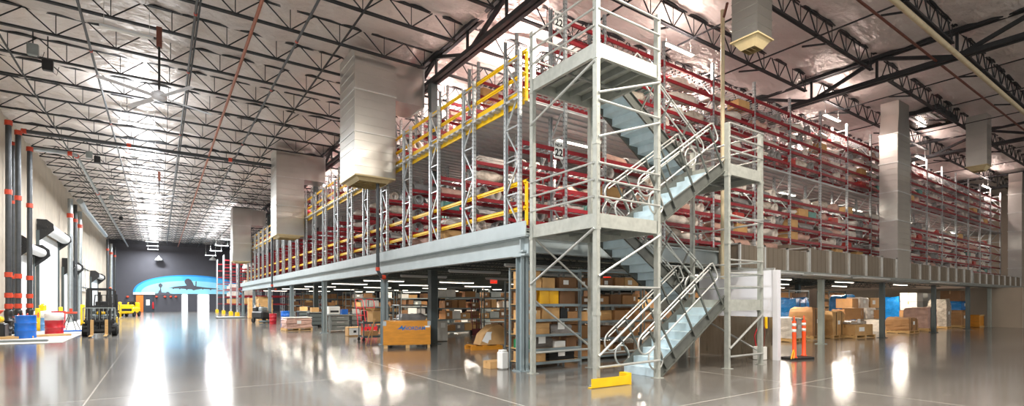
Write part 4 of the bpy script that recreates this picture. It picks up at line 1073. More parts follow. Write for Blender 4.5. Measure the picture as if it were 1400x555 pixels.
b = MB(); b.cbox((0,0,.62), (1.1,1.9,.65), .12); b.cbox((0,-.65,1.0), (1.0,.5,.35), .1); b.cbox((0,.75,1.1), (1.05,.35,.6), .1); b.build('body', M_YEL, tt)
MB().cbox((0,.2,1.02), (.5,.5,.14), .04).cbox((0,.45,1.28), (.5,.12,.45), .04).build('seat', M_BLACK, tt)
MB().tube([(.17*math.cos(a), -.3, 1.3+.17*math.sin(a)) for a in [2*PI*q/14 for q in range(14)]], .018, 6, 0, True).tube([(0,-.3,1.3),(0,-.55,1.1)], .02, 6).build('steering_wheel', M_RUBBER, tt)
MB().box2(-.45,.45,-.97,-.94,.55,.8).build('grille', M_BLACK, tt)
for sx in (-1, 1):
    for yy in (-.6, .6): MB().tube([(sx*.45, yy, .26), (sx*.6, yy, .26)], .26, 16).build('wheel', M_RUBBER, tt)
# ================================================================== GOODS UNDER THE MEZZANINE
TAPE = mat('packing_tape', '#a8793f', .3, 0, .05, 9)
def carton(x, y, z, w, d, h, m, lab, rz=0.0, paper=False, group=None, name='cardboard_box', open_=False):
    b = MB(); b.cbox((0, 0, h/2), (w, d, h), .006)
    b.box2(-w/2-.001, w/2+.001, -.025, .025, h*.7, h+.0015, 1) if not open_ else None
    if paper: b.box2(-w*.28, w*.02, -d/2-.003, -d/2, h*.35, h*.75, 2)
    if open_:
        for s in (-1, 1): b.box((s*(w/2+.07), 0, h+.05), (.16, d*.96, .006), 0, 0, 0, -s*.6); b.box((0, s*(d/2+.06), h+.06), (w*.9, .16, .006), 0, 0, s*.7)
    o = b.build(name, [m, TAPE, M_PAPER], None, (x, y, z), rz); tag(o, lab, 'box', group); return o
def pallet(x, y, rz, lab, w=1.1, d=1.0, z=0.0):
    t = thing('wooden_pallet', lab, 'pallet', (x, y, z), rz)
    b = MB()
    for k in range(6): yy = -d/2+.05+(d-.1)*k/5; b.box2(-w/2, w/2, yy-.05, yy+.05, .11, .13)
    b.build('top_board', M_PALE, t); b = MB()
    for k in range(3): xx_ = -w/2+.05+(w-.1)*k/2; b.box2(xx_-.045, xx_+.045, -d/2, d/2, .02, .11)
    b.build('stringer', M_PALE, t); b = MB()
    for k in range(3): yy = -d/2+.06+(d-.12)*k/2; b.box2(-w/2, w/2, yy-.05, yy+.05, 0, .02)
    b.build('bottom_board', M_PALE, t); return t
def wrapped(x, y, z, w, d, h, m, lab, rz=0.0, seed=0, name='wrapped_load', cat='load', strap=True):
    r = random.Random(seed); t = thing(name, lab, cat, (x, y, z), rz); b = MB(); n = 7; vs = []
    per = [(-1,-1),(-.33,-1),(.33,-1),(1,-1),(1,-.33),(1,.33),(1,1),(.33,1),(-.33,1),(-1,1),(-1,.33),(-1,-.33)]
    for i in range(n+1):
        zz = h*i/n; 
        for (u, v) in per: q = 1 - r.uniform(0, .07) - (.1 if i == n else 0); vs.append((u*w/2*q, v*d/2*q, max(0, zz + (r.uniform(-.05, .05)*h if i == n else 0))))
    P_ = len(per); fs = [(i*P_+j, i*P_+(j+1)%P_, (i+1)*P_+(j+1)%P_, (i+1)*P_+j) for i in range(n) for j in range(P_)]
    vs.append((0, 0, h*1.02)); fs += [(n*P_+j, n*P_+(j+1)%P_, len(vs)-1) for j in range(P_)]; fs.append(tuple(range(P_-1, -1, -1)))
    b.add(vs, fs, 0, False); b.build('load', m, t)
    if strap:
        for xx_ in (-w*.22, w*.22): MB().box2(xx_-.012, xx_+.012, -d/2-.004, -d/2+.006, .0, h*.98).build('strap', M_BLACK, t)
    MB().box2(-.12, .08, -d/2-.006, -d/2+.004, h*.45, h*.45+.16).build('label_sheet', M_PAPER, t)
    return t
SB = MB()
CM = [M_CARD, M_CARD, M_CARDL, M_CARDD, M_CARD]
def shelf_unit(x, y, w, d, zs, desc, rz=0.0, m=None, fill=True, seed=0, mix=None, dens=.88, parts=True, shelfm=None, stuff_fill=False):
    t = thing('storage_shelf', desc[0], 'shelf', (x, y, 0), rz); m = m or M_COLG; H = zs[-1]
    for sx in (0, w):
        for sy in (0, d): MB().box2(sx-.022, sx+.022, sy-.022, sy-.016, 0, H+.03).box2(sx-.022, sx-.016, sy-.022, sy+.022, 0, H+.03).box2(sx+.016, sx+.022, sy-.022, sy+.022, 0, H+.03).build('upright', m, t)
    for z in zs:
        MB().box2(.0, w, .0, d, z-.014, z, 0).box2(.0, w, -.02, .0, z-.055, z+.004, 1).box2(.0, w, d, d+.02, z-.055, z+.004, 1).build('shelf', [shelfm or M_PALE, m], t)
    r = random.Random(seed+11); ca, sa = math.cos(rz), math.sin(rz)
    if fill:
        for li, z in enumerate(zs[:-1] if fill != 'top' else zs):
            gap = (zs[li+1]-z-.09) if li+1 < len(zs) else .45
            lx = .05; k = 0
            while lx < w-.2:
                if r.random() > dens: lx += r.uniform(.15, .4); continue
                bw = min(r.uniform(.28, .62), w-.04-lx); bh = gap*r.uniform(.55, .97); bd = d*r.uniform(.7, .92)
                if bw < .16: break
                cx_, cy_ = lx+bw/2, d/2-.02
                mm = r.choice(mix or CM)
                col = {'cardboard': 'brown', 'light_cardboard': 'light', 'dark_cardboard': 'dark'}.get(mm.name, 'pale')
                carton(x+cx_*ca-cy_*sa, y+cx_*sa+cy_*ca, z, bw, bd, bh, mm, '%s box, %s from left, %s shelf, %s' % (col, ORD[k], LV[li], desc[1]), rz, r.random() < .3, 'boxes on the ' + desc[1]) if not stuff_fill else SB.cbox((x+cx_, y+cy_, z+bh/2+.001), (bw, bd, bh), .006, CM.index(mm) if mm in CM else 3)
                lx += bw+.025; k += 1
    return t
# --- corner shelf, contents as photographed
SX, SY = 6.62, 8.98
ZS = [.14, .44, .76, 1.10, 1.44, 1.80, 2.24]
shelf_unit(SX, SY, 1.6, .62, ZS, ('blue-grey open shelf of boxes behind the corner column', 'corner shelf'), fill=False)
cs = 'on the %s shelf of the corner shelf'
def cbx(lx, li, w, h, m, lab, d=.5, paper=False): carton(SX+lx+w/2, SY+.3, ZS[li], w, d, h, m, lab, 0, paper)
for i, lx in enumerate((.04, .24, .42)): cbx(lx, 0, .19-.01*i, .22, M_CARDL, '%s light carton from left on the bottom corner shelf' % ORD[i])
o = wrapped(SX+1.1, SY+.3, ZS[0], .8, .45, .2, M_RUBBER, 'black bagged bundle on the bottom corner shelf', 0, 4, 'bagged_bundle', 'bag', False)
o = wrapped(SX+.52, SY+.3, ZS[1], .6, .45, .24, mat('grey_bag_cloth', '#5c5853', .6, 0, .15, 6), 'grey bag slumped on the second corner shelf', 0, 5, 'cloth_bag', 'bag', False)
cbx(.05, 1, .14, .2, M_GREEN, 'green plastic bin at the left of the second corner shelf')
cbx(.86, 1, .32, .14, M_PLASTIC, 'white flat package on the second corner shelf'); cbx(1.22, 1, .3, .22, M_CARDD, 'dark brown box at the right of the second corner shelf')
cbx(.04, 2, .66, .13, M_CARDL, 'long light carton under another on the third corner shelf'); carton(SX+.38, SY+.3, ZS[2]+.132, .64, .5, .12, M_CARDL, 'long light carton stacked on its twin on the third corner shelf')
wrapped(SX+1.1, SY+.3, ZS[2], .66, .42, .2, M_WRAPG, 'crumpled grey wrapped part on the third corner shelf', 0, 8, 'wrapped_part', 'wrapped part', False)
for i, (lx, w, h, m, l) in enumerate(((.04, .4, .2, M_CARDL, 'wide light carton'), (.5, .5, .26, M_CARDL, 'tall light carton'), (1.04, .2, .24, M_BLACK, 'black plastic bin'), (1.26, .3, .16, M_CARD, 'small brown carton'))): cbx(lx, 3, w, h, m, l + ' on the fourth corner shelf')
cbx(.04, 4, .3, .26, M_CARD, 'brown carton left of the yellow bins on the fifth corner shelf')
for i, lx in enumerate((.42, .7)): cbx(lx, 4, .27, .31, M_GOLD, '%s bright yellow bin on the fifth corner shelf' % ('left' if i == 0 else 'right'))
cbx(1.02, 4, .46, .3, M_CARDD, 'dark brown carton right of the yellow bins on the fifth corner shelf')
for i, (lx, w, h, m) in enumerate(((.04, .2, .2, M_CARDL), (.25, .22, .2, M_CARDL), (.5, .36, .24, M_CARDL), (1.0, .52, .26, M_CARDD))): cbx(lx, 5, w, h, m, '%s box from left on the sixth corner shelf' % ORD[i], paper=(i == 3))
carton(SX+.24, SY+.3, ZS[5]+.203, .42, .48, .18, M_CARDL, 'light carton stacked upon two boxes on the sixth corner shelf')
# --- dense carton shelves behind the stairs
shelf_unit(8.7, 9.55, 2.3, .8, [.1, .55, 1.0, 1.42, 1.85, 2.3], ('dark shelf packed with brown boxes behind the lowest stair flight', 'shelf behind the stairs'), seed=3, mix=[M_CARD, M_CARDD, M_CARD, M_CARDL], dens=1.0)
shelf_unit(8.85, 12.2, 2.4, .9, [.12, .62, 1.1, 1.6, 2.1], ('second shelf of brown boxes deeper behind the stairs', 'deeper stair shelf'), seed=5, dens=1.0, mix=[M_CARD, M_CARDD, M_CARD])
# --- shelves in the depth
inner = [(10.2, 20.5, 'shelf of boxes at the left of the inner shelf row'), (12.7, 20.6, 'shelf of boxes in the middle of the inner shelf row'), (15.2, 20.7, 'shelf of boxes at the right of the inner shelf row'),
         (9.0, 28.4, 'boxed shelf far in beyond the workbench'), (12.0, 29.0, 'second boxed shelf far in beyond the workbench'), (15.0, 29.0, 'third boxed shelf far in beyond the workbench'), (18.0, 29.0, 'fourth boxed shelf far in beyond the workbench'),
         (8.2, 37.0, 'shelf deep beyond the blue drum'), (11.2, 37.4, 'second shelf deep beyond the blue drum'), (14.2, 37.4, 'third shelf deep beyond the blue drum'), (8.6, 44, 'shelf near the far mezzanine end'), (12, 45, 'second shelf near the far mezzanine end'),
         (12.6, 15.6, 'shelf behind the lift enclosure'), (17.5, 15.0, 'inner shelf behind the pallets, first from left'), (21.5, 15.0, 'inner shelf behind the pallets, second from left'), (25.5, 15.0, 'inner shelf behind the pallets, third from left'), (30, 15.0, 'inner shelf behind the pallets, fourth from left'), (35, 15, 'inner shelf behind the pallets, fifth from left')]
MIX2 = [M_CARD, M_CARDD, M_CARDL, M_PLASTIC, M_WRAPG, M_CARDD, M_STEELT]
for i, (x, y, l) in enumerate(inner):
    shelf_unit(x, y, 2.3, .7, [.15, .7, 1.2, 1.7, 2.15], (l, ['left inner shelf','middle inner shelf','right inner shelf','shelf beyond the workbench','second shelf beyond the workbench','third shelf beyond the workbench','fourth shelf beyond the workbench'][i] if i < 7 else 'deep'), seed=20+i, mix=MIX2, dens=.8, m=M_COLD if i % 2 else M_COLG, stuff_fill=i > 6)
tag(SB.build('stored_boxes', CM), 'mass of boxes filling the deeper shelves under the mezzanine', 'boxes', None, 'stuff')
# --- shipping crate with blue lettering
c0 = F(523.7, 476.5); c1 = F(588.8, 475.2); ca_ = math.atan2(c1[1]-c0[1], c1[0]-c0[0]); CL = math.hypot(c1[0]-c0[0], c1[1]-c0[1])
ck = thing('shipping_crate', 'long orange plywood crate with blue lettering on the aisle floor', 'crate', (c0[0], c0[1], 0), ca_)
CHh, CD = .86, .95
b = MB(); b.cbox((CL/2, CD/2, .1+(CHh-.1)/2), (CL, CD, CHh-.1), .01); b.build('body', M_WOOD, ck)
b = MB()
for xx_ in (.0, CL/2-.06, CL-.12): b.box2(xx_+.02, xx_+.14 if xx_ < CL-.13 else CL-.02, .02, CD-.02, 0, .1)
b.build('skid', M_PALE, ck)
b = MB()
for xx_ in (.05, CL-.05): b.box2(xx_-.05, xx_+.05, -.004, .0, CHh-.14, CHh+.003); b.box2(xx_-.05, xx_+.05, .0, .1, CHh, CHh+.004)
b.box2(-.004, 0, .02, .12, CHh-.14, CHh+.003)
b.build('corner_bracket', M_PIPEG, ck)
b = MB(); lx0, lz0 = CL*.30, CHh-.26
lg = [(0,.0),(.13,.115),(.155,.065),(.215,.13),(.235,.1),(.30,.155),(.225,.035),(.20,.06),(.165,-.03),(.10,.05)]
# bird-like double-chevron mark, drawn as one flat painted shape
lg = [(0,.0),(.16,.15),(.19,.06),(.32,.16),(.18,-.05),(.145,.035),(.10,.02)]
b.prism([(lx0+x*.9, lz0+z*.9) for x, z in lg], -.003, .0, 'xz'); b.build('logo', M_NAVY, ck)
def mtext(*a, **k):
    o = text(*a, **k)
    dg = bpy.context.evaluated_depsgraph_get(); me = bpy.data.meshes.new_from_object(o.evaluated_get(dg)); par = o.parent; nm = 'lettering'
    n = bpy.data.objects.new(nm, me); COL.objects.link(n); n.parent = par; n.location = o.location; n.rotation_euler = o.rotation_euler
    bpy.data.objects.remove(o); return n
tx = mtext('NORDAM', .155, M_NAVY, ck, (lx0+.20, -.003, lz0+.03), (PI/2, 0, 0), align='LEFT'); tx.scale = (1.0, 1, 1)
MB().box2(CL-.2, CL-.03, -.003, .0, CHh-.2, CHh-.15).build('label_sheet', M_PAPER, ck)
for o in list(bpy.data.objects):
    if o.type == 'FONT':
        dg = bpy.context.evaluated_depsgraph_get(); me = bpy.data.meshes.new_from_object(o.evaluated_get(dg))
        n = bpy.data.objects.new('lettering', me); COL.objects.link(n); n.parent = o.parent; n.location = o.location; n.rotation_euler = o.rotation_euler; bpy.data.objects.remove(o)
for i, (px, dx) in enumerate(((500, .0), (507, .1))):
    p = F(px, 472); q = F(519, 470)
    o = MB().bar((p[0], p[1], .02), (5.72+dx*.3, c0[1]+.35+dx*2, .93), .03, .02).build('timber_stick', M_PALE); tag(o, '%s thin wooden stick leaning on the left end of the orange crate' % ('outer' if i == 0 else 'inner'), 'stick')
# --- carts, benches, cabinet
def caster(t, x, y, r=.06): MB().tube([(x, y-.02, r), (x, y+.02, r)], r, 12).box2(x-.03, x+.03, y-.03, y+.03, r*1.6, r*1.9+.03).build('caster', M_RUBBER, t)
pt = thing('platform_truck', 'grey steel platform truck with tall end frames behind the orange crate', 'cart', (6.72, 17.45, 0))
MB().cbox((.8, .35, .24), (1.6, .7, .06), .01).build('deck', M_STEELT, pt)
for x in (.03, .45, 1.57): MB().tube([(x, .04, .27), (x, .04, 1.36), (x, .66, 1.36), (x, .66, .27)], .022, 8).tube([(x, .04, .85), (x, .66, .85)], .018, 8).build('end_frame', M_PIPEG, pt)
for x in (.15, 1.45):
    for y in (.1, .6): caster(pt, x, y, .09)
MB().tube([(.45, .04, 1.36), (1.57, .04, 1.36)], .02, 8).tube([(.45, .66, 1.36), (1.57, .66, 1.36)], .02, 8).build('top_rail', M_PIPEG, pt)
o = wrapped(7.75, 17.8, .27, 1.0, .55, .75, M_WRAPG, 'grey wrapped part riding on the platform truck', 0, 31, 'wrapped_part', 'wrapped part', False)
dc = thing('utility_cart', 'dark grey two-shelf cart carrying an open box left of the orange crate', 'cart', (6.75, 19.0, 0))
for z in (.18, .7): MB().box2(-.5, .5, -.3, .3, z-.02, z).box2(-.5, .5, -.31, -.3, z-.05, z+.03).box2(-.5, .5, .3, .31, z-.05, z+.03).build('shelf', M_COLD, dc)
for sx in (-.48, .48):
    for sy in (-.28, .28): MB().bar((sx, sy, .1), (sx, sy, .72), .035).build('upright', M_COLD, dc); caster(dc, sx, sy, .06)
carton(6.8, 19.0, .703, .42, .4, .42, M_CARDL, 'open-flapped light carton on top of the dark utility cart', .2, False, None, 'cardboard_box', True)
carton(6.6, 19.0, .182, .5, .4, .2, M_CARD, 'low brown carton on the bottom shelf of the utility cart'); 
x, y = F(483, 459.5); wc = thing('equipment_case', 'white and tan case with black latch on the floor left of the crate', 'case', (x, y, 0))
MB().cbox((0,0,.2), (.58,.42,.4), .02).build('body', M_CARDL, wc); MB().box2(-.24,.24,-.222,-.21,.06,.36).build('face_panel', M_PLASTIC, wc); MB().box2(-.06,.06,-.235,-.222,.16,.26).build('latch', M_BLACK, wc)
cab = thing('steel_cabinet', 'pale grey floor cabinet with a paper notice right of the orange crate', 'cabinet', (*F(602, 467), 0), -.1)
MB().cbox((0,.3,.40), (.6,.55,.76), .012).build('body', M_CABW, cab); MB().box2(-.28,.28,.005,.02,.06,.74).build('door', M_CABW, cab); MB().box2(-.33,.33,.0,.6,.78,.81).build('top', M_COLG, cab)
MB().box2(.02,.2,-.0,.004,.52,.7).build('notice', M_PAPER, cab); MB().box2(-.28,.28,.04,.56,0,.03).build('plinth', M_BLACK, cab)
wb_ = thing('workbench', 'long grey steel workbench under the mezzanine left of the crate', 'bench', (6.75, 25.3, 0))
MB().cbox((1.2,.4,.83), (2.4,.8,.05), .008).build('top', M_STEELT, wb_)
for x in (.08, 2.32):
    for y in (.08, .72): MB().box2(x-.03,x+.03,y-.03,y+.03,0,.81).build('leg', M_STEELT, wb_)
for x0 in (.15, 1.15):
    for k in range(3):
        dr = MB().cbox((x0+.42,.38,.2+.23*k), (.86,.7,.21), .01).build('drawer', mat('dull_grey_drawer', '#7b807c', .45, .2, .08, 5), wb_); MB().box2(x0+.25,x0+.6,.015,.03,.24+.23*k,.26+.23*k).build('handle', M_GALVD, dr)
pr2 = thing('printer', 'white box printer on the grey steel workbench', 'printer', (7.05, 25.6, .856)); MB().cbox((0,0,.2), (.55,.45,.4), .04).build('body', M_PLASTIC, pr2); MB().box2(-.2,.2,-.235,-.2,.1,.2).build('paper_slot', M_BLACK, pr2)
lp = thing('laptop', 'open laptop on the grey steel workbench', 'laptop', (8.2, 25.55, .856)); MB().cbox((0,0,.012), (.36,.25,.02), .004).build('keyboard_base', M_BLACK, lp); MB().box((0,.16,.14), (.36,.012,.25), 0, 0, -.25).build('screen', M_PLASTIC, lp)
bb = carton(7.6, 25.65, .856, .3, .3, .25, M_BLUE, 'blue parts bin on the grey steel workbench', 0, False, None, 'parts_bin')
ch = thing('office_chair', 'black swivel chair tucked at the grey workbench', 'chair', (8.3, 24.7, 0))
MB().cbox((0,0,.47), (.46,.44,.08), .03).build('seat', M_BLACK, ch); MB().cbox((0,-.24,.82), (.42,.06,.45), .025).build('backrest', M_BLACK, ch); MB().tube([(0,0,.1),(0,0,.44)], .03, 8).tube([(0,-.1,.44),(0,-.25,.5),(0,-.27,.7)], .02, 6).build('column', M_STEELT, ch)
bs = MB()
for k in range(5): a = k*2*PI/5; bs.tube([(0,0,.1),(.28*math.cos(a),.28*math.sin(a),.06)], .02, 6); bs.tube([(.28*math.cos(a),.28*math.sin(a)-.015,.03),(.28*math.cos(a),.28*math.sin(a)+.015,.03)], .03, 8)
bs.build('base', M_BLACK, ch)
def hand_truck(x, y, rz, lab, m):
    t = thing('hand_truck', lab, 'hand truck', (x, y, 0), rz)
    MB().tube([(-.2, .05, .12), (-.2, .33, 1.45), (-.16, .37, 1.6), (.16, .37, 1.6), (.2, .33, 1.45), (.2, .05, .12)], .022, 8).tube([(-.2,.13,.5),(.2,.13,.5)], .018, 6).tube([(-.2,.2,.85),(.2,.2,.85)], .018, 6).tube([(-.2,.28,1.2),(.2,.28,1.2)], .018, 6).tube([(0,.06,.15),(0,.28,1.2)], .016, 6).build('frame', m, t)
    MB().box2(-.25, .25, -.2, .06, .012, .024).box2(-.25,.25,.04,.06,.02,.3).build('toe_plate', m, t)
    for s in (-1, 1): MB().tube([(s*.24, .12, .12), (s*.3, .12, .12)], .12, 14).build('wheel', M_RUBBER, t)
hand_truck(7.75, 23.2, .25, 'red hand truck leaning at the near end of the workbench', M_DRED)
hand_truck(8.35, 23.6, .1, 'second red hand truck just right of the first one', M_DRED)
hand_truck(11.5, 19.2, -.2, 'dark red hand truck in front of the inner shelf row', mat('dark_red_paint', '#6f1d22', .45, 0, .1, 5))
# --- wrapped flat load and items near the aisle
pallet(5.85, 28.0, .05, 'wooden pallet carrying the flat wrapped load at the aisle edge', 1.3, 1.1)
wrapped(5.85, 28.0, .132, 1.3, 1.1, .5, M_WRAPP, 'flat brown load under white wrap near the mezzanine edge', .05, 41, strap=False)
o = MB().cbox((0,0,.02), (1.26,1.06,.05), .02).build('wrap_sheet', M_WRAPW, None, (5.85, 28.0, .645), .05); tag(o, 'white sheet lying over the flat brown load', 'sheet')
drum_t((6.75, 35.5, 0), M_BLUE, 'bright blue drum under the mezzanine behind the flat wrapped load')
drum_t((6.15, 36.4, 0), M_DRED, 'small red drum left of the blue drum under the mezzanine', r=.22, h=.7)
sw = thing('floor_scrubber', 'black ride-on floor scrubber parked under the mezzanine at the aisle', 'scrubber', (5.9, 39.2, 0), .4)
MB().cbox((0,0,.55), (.8,1.3,.55), .1).cbox((0,.35,.95), (.7,.5,.35), .08).build('body', M_BLACK, sw); MB().cbox((0,-.15,.95), (.5,.4,.3), .06).build('tank', M_STEELT, sw); MB().lathe([(.42,.04),(.45,.1),(.4,.18)], (0,-.5,0), 18).build('brush_deck', M_COLD, sw)
MB().tube([(-.2,.5,1.1),(-.2,.62,1.35),(.2,.62,1.35),(.2,.5,1.1)], .025, 8).build('handlebar', M_PIPEG, sw)
for sx in (-.4,.4): MB().tube([(sx-.05,.35,.18),(sx+.05,.35,.18)], .18, 14).build('wheel', M_RUBBER, sw)
for i, (x, y, h) in enumerate(((6.75, 43.5, 1.7), (7.1, 46.9, 1.9), (6.9, 49.6, 1.8))):
    tr = thing('tall_crate', '%s tall tan crate stacked by the far mezzanine columns' % ORD[i], 'crate', (x, y, 0)); MB().cbox((0,0,h/2), (1.0,1.0,h), .02).build('body', M_CARDL, tr)
    cl_ = MB()
    for z in (.15, h*.5, h-.15): cl_.box2(-.52, .52, -.52, -.5, z-.05, z+.05); cl_.box2(-.52, -.5, -.5, .52, z-.05, z+.05)
    cl_.build('cleat', M_PALE, tr)
fsx = thing('floor_scale', 'flat dark floor scale platform at the end of the mezzanine', 'scale', (5.35, 52.3, 0)); MB().cbox((0,0,.06), (2.2,2.2,.1), .02).build('platform', M_STEELT, fsx); MB().box2(-1.15,-1.08,-.9,.9,.0,.08).build('ramp_edge', M_BLACK, fsx)
for i, (px, X) in enumerate(((430, 7.2), (415, 7.6), (350, 7.4))):
    y = YatX(px, X); t = thing('tool_cart', '%s dark tool cart along the aisle side under the mezzanine' % ORD[i], 'cart', (X, y, 0))
    MB().cbox((0,0,.5), (.7,.5,.7), .03).build('body', M_BLACK, t); MB().box2(-.36,.36,-.26,.26,.86,.9).build('top', M_STEELT, t); MB().tube([(.35,-.2,.75),(.45,-.2,.8),(.45,.2,.8),(.35,.2,.75)], .016, 6).build('handle', M_PIPEG, t)
    for k in range(3): MB().box2(-.32,.32,-.262,-.25,.2+.21*k,.37+.21*k).build('drawer', M_COLD, t)
    for sx in (-.28,.28):
        for sy in (-.2,.2): caster(t, sx, sy, .06)
    carton(X, y, .902, .4, .35, .26, M_CARDL, 'light carton on top of the %s dark tool cart' % ORD[i])
# --- parcel on skid, carton, bin
x, y = F(676, 478); sk_ = thing('wooden_skid', 'small orange wooden skid under the tilted brown parcel', 'skid', (x-.1, y+.35, 0), -.15)
MB().box2(-.6,.45,-.3,-.2,0,.12).box2(-.6,.45,.2,.3,0,.12).box2(-.55,-.43,-.3,.3,.12,.15).box2(.25,.37,-.3,.3,.12,.15).box2(-.2,-.08,-.3,.3,.12,.15).build('frame', M_WOOD, sk_)
pc = thing('wrapped_parcel', 'brown paper-wrapped rounded parcel tilted on a small wooden skid', 'parcel', (x+.02, y+.35, .152), -.15)
MB().prism([(-.42,0),(.42,0),(.42,.5),(.25,.62),(.02,.6),(-.3,.32)], -.28, .28, 'xz').build('body', M_CARDL, pc); MB().add([(-.36,-.283,.12),(-.16,-.283,.04),(-.02,-.283,.40),(-.2,-.283,.40)], [(0,1,2,3)]).box2(-.2,-.05,-.284,-.281,.15,.35).build('label_sheet', M_PAPER, pc)
x, y = F(675, 503); carton(x, y, 0, .38, .3, .17, M_CARDL, 'small light carton on the floor left of the white bin')
x, y = F(692.5, 505.3); bn = thing('waste_bin', 'white slim waste bin at the foot of the corner column', 'bin', (x-.02, y+.12, 0))
MB().cbox((0,0,.2), (.2,.2,.40), .03).build('body', M_PLASTIC, bn); MB().lathe([(.09,.40),(.1,.42),(.085,.43)], (0,0,0), 14).build('rim', M_PLASTIC, bn)
# --- exit signs
for i, (px, X_) in enumerate(((675, 12.0), (830, 14.5))):
    u = (px-HX)/FPX; Y_ = X_*(CT-u*ST)/(ST+u*CT); d = X_*ST+Y_*CT; z = CH + (412-(377 if i == 0 else 365))/FPX*d
    z = min(z, 2.38)
    t = thing('exit_sign', 'red lit exit sign hung below the mezzanine, %s' % ('left of the corner shelf' if i == 0 else 'seen under the stair platform'), 'sign', (X_, Y_, z), -.5)
    MB().box2(-.16,.16,-.0,.05,-.11,.11).build('housing', M_PLASTIC, t); MB().box2(-.145,.145,-.006,.0,-.09,.09).build('face', M_EXIT, t); mtext('EXIT', .13, M_PAPER, t, (0,-.009,0), (PI/2,0,0)); MB().tube([(0,.02,.11),(0,.02,2.52-z)], .01, 6).build('stem', M_BLACK, t)
# ================================================================== RIGHT: PALLETS BETWEEN THE COLUMNS
def W(px, y): return XatY(px, y)
def pal(px, y, w, d, h, m, desc, seed, rz=0.0):
    x = W(px, y); pallet(x, y, rz, 'wooden pallet under the %s' % desc, w, d); wrapped(x, y, .132, w*.96, d*.96, h, m, desc, rz, seed); return x
pal(1075, 9.9, 1.1, 1.0, .75, M_WRAPW, 'white foam-wrapped load just right of the lift enclosure', 51)
pal(1082, 12.2, 1.3, 1.1, 1.5, M_WRAPB, 'tall blue-wrapped load behind the orange delineators', 52)
pal(1102, 10.2, 1.0, 1.0, 1.1, M_CARD, 'brown boxed load left of the pale first column', 53)
x = pal(1130, 9.9, 1.15, 1.0, .95, M_CARDL, 'strapped tan load right of the pale first column', 54)
x = W(1166, 9.3)
pallet(x, 9.3, -.1, 'low wooden pallet under the labelled open crate box', 1.5, 1.0)
carton(x-.05, 9.25, .132, 1.35, .8, .42, M_CARDL, 'wide tan box with a white label at the front of the heap', -.1, True)
wrapped(x, 9.35, .56, 1.2, .6, .12, M_WRAP, 'clear wrap crumpled over the wide labelled box', -.1, 57, strap=False)
carton(W(1168, 9.9), 9.95, .70, .9, .6, .5, M_CARD, 'large brown carton tilted on the heap', .35)
rh = random.Random(5); heap = [(1148,10.9,0),(1160,11.2,0),(1175,11.3,0),(1188,11.0,0),(1197,10.6,0),(1152,11.3,.6),(1166,11.5,.6),(1182,11.4,.6),(1194,11.2,.6),(1158,11.6,1.15),(1172,11.7,1.15),(1186,11.7,1.15)]
for i, (px, y, z) in enumerate(heap):
    x = W(px, y)
    if i % 3 == 1: wrapped(x, y, z, .85, .75, .56, [M_WRAP, M_WRAPW, M_WRAPP][i % 3], '%s wrapped bundle in the heap left of the second dark column' % ORD[i//3], rh.uniform(-.2, .2), 60+i, strap=False)
    else: carton(x, y, z, rh.uniform(.7, .95), .75, rh.uniform(.45, .58), rh.choice([M_CARD, M_CARDL, M_CARDD]), 'box %s of the heap left of the second dark column' % ORD[i], rh.uniform(-.25, .25), rh.random() < .5)
pal(1152, 13.2, 1.2, 1.0, 1.7, M_WRAPB, 'tall blue-wrapped load behind the brown heap', 75)
pal(1222, 11.8, 1.3, 1.0, 1.6, M_WRAPB, 'blue-wrapped load right of the second dark column', 76)
x = pal(1233, 9.3, 1.3, 1.0, .6, M_CARD, 'low brown boxed load right of the second dark column', 77)
x = pal(1258, 9.6, 1.4, 1.1, 1.05, M_WRAPP, 'wrapped brown load left of the third dark column', 78)
for i, (px, z) in enumerate(((1246, 0), (1262, 0), (1246, .5), (1262, .5), (1247, 1.0), (1262, 1.0), (1247, 1.5), (1262, 1.5))):
    carton(W(px, 10.9)-.1, 10.9, z, .95, .8, .48, M_CABW if i > 2 else M_CARD, '%s grey-white box, level %s, in the stack behind the wrapped load' % ('left' if i % 2 == 0 else 'right', ORD[i//2]))
x = pal(1284, 9.6, .8, .9, 1.45, M_WRAP, 'narrow tall wrapped load right of the third dark column', 81)
xq = W(1303, 9.7); pallet(xq, 9.7, 0, 'wooden pallet under the tall load with the blue wrapped middle', 1.3, 1.1)
wrapped(xq, 9.7, .132, 1.25, 1.05, .85, M_CARD, 'lower brown boxes of the tall load with a blue middle', 0, 82)
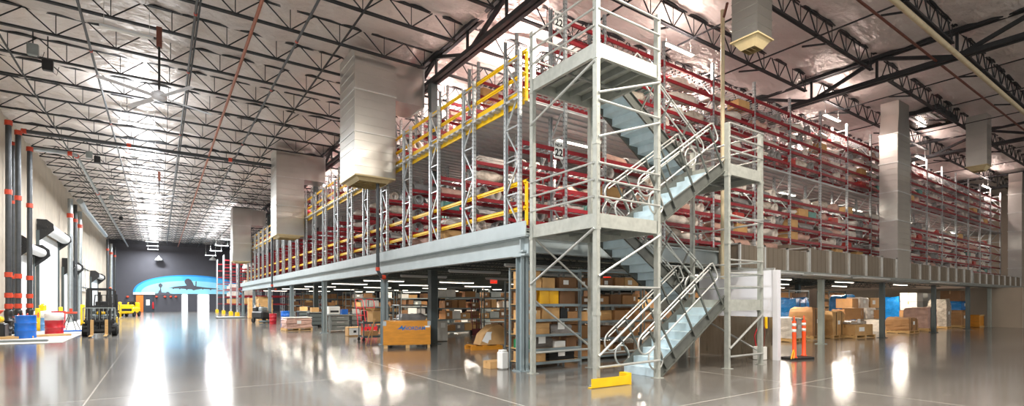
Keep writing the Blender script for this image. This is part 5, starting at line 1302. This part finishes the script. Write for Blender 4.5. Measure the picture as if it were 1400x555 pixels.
wrapped(xq, 9.7, 1.0, 1.3, 1.1, .5, M_WRAPB, 'blue wrapped bale in the middle of the tall load', 0, 83, strap=False)
carton(xq-.1, 9.7, 1.52, .9, .9, .6, M_CARDD, 'dark brown carton on top of the blue wrapped bale')
pal(1318, 10.2, .9, .9, 1.3, M_CARDD, 'dark brown boxed load left of the fourth dark column', 84)
wq = W(1341, 8.95); wbx2 = thing('wooden_box', 'plain brown wooden box beside the beige partition wall', 'box', (39.4, 9.05, 0)); MB().cbox((0,0,.36), (.9,.75,.7), .012).build('body', M_WOOD, wbx2); MB().box2(-.47,.47,-.4,-.376,.0,.08).box2(-.47,.47,-.4,-.376,.64,.72).build('cleat', M_PALE, wbx2)
# --- delineators
dl_ = thing('delineator_stand', 'black rubber stand on the floor carrying two orange delineator posts', 'stand', (*F(1090, 490.5), 0), -.25)
MB().prism([(-.42,-.16),(-.3,-.24),(.3,-.24),(.42,-.16),(.42,.16),(.3,.24),(-.3,.24),(-.42,.16)], 0, .05, 'xy').build('plate', M_RUBBER, dl_)
def delin(px, py, tilt, lab):
    x, y = F(px, py); t = thing('delineator_post', lab, 'traffic post', (x, y, .05), .6); t.rotation_euler = (0, tilt, .6)
    MB().lathe([(.075,0),(.075,.02),(.052,.04),(.048,.5),(.05,.52),(.05,.92),(.045,.95)], (0,0,0), 16).build('post', M_ORANGE, t)
    MB().tube([(-.035,0,.93),(-.04,0,1.0),(-.02,0,1.06),(.02,0,1.06),(.04,0,1.0),(.035,0,.93)], .016, 8).build('grip_loop', M_ORANGE, t)
    for z in (.66, .81): MB().lathe([(.0515,z),(.0515,z+.075)], (0,0,0), 16).build('reflective_band', M_REFL, t)
delin(1086, 492, .05, 'left orange delineator post with two white bands, leaning slightly'); delin(1099, 489, 0, 'right orange delineator post with two white bands')
ban = thing('barrier_chain', 'yellow and black striped tape hanging off the left delineator', 'tape', (*F(1085, 493.5), .06)); MB().tube([(0,0,.0),(.03,0,.15),(.0,0,.22),(-.08,0,.1),(-.12,0,.0)], .014, 6).build('tape', M_GOLD, ban)
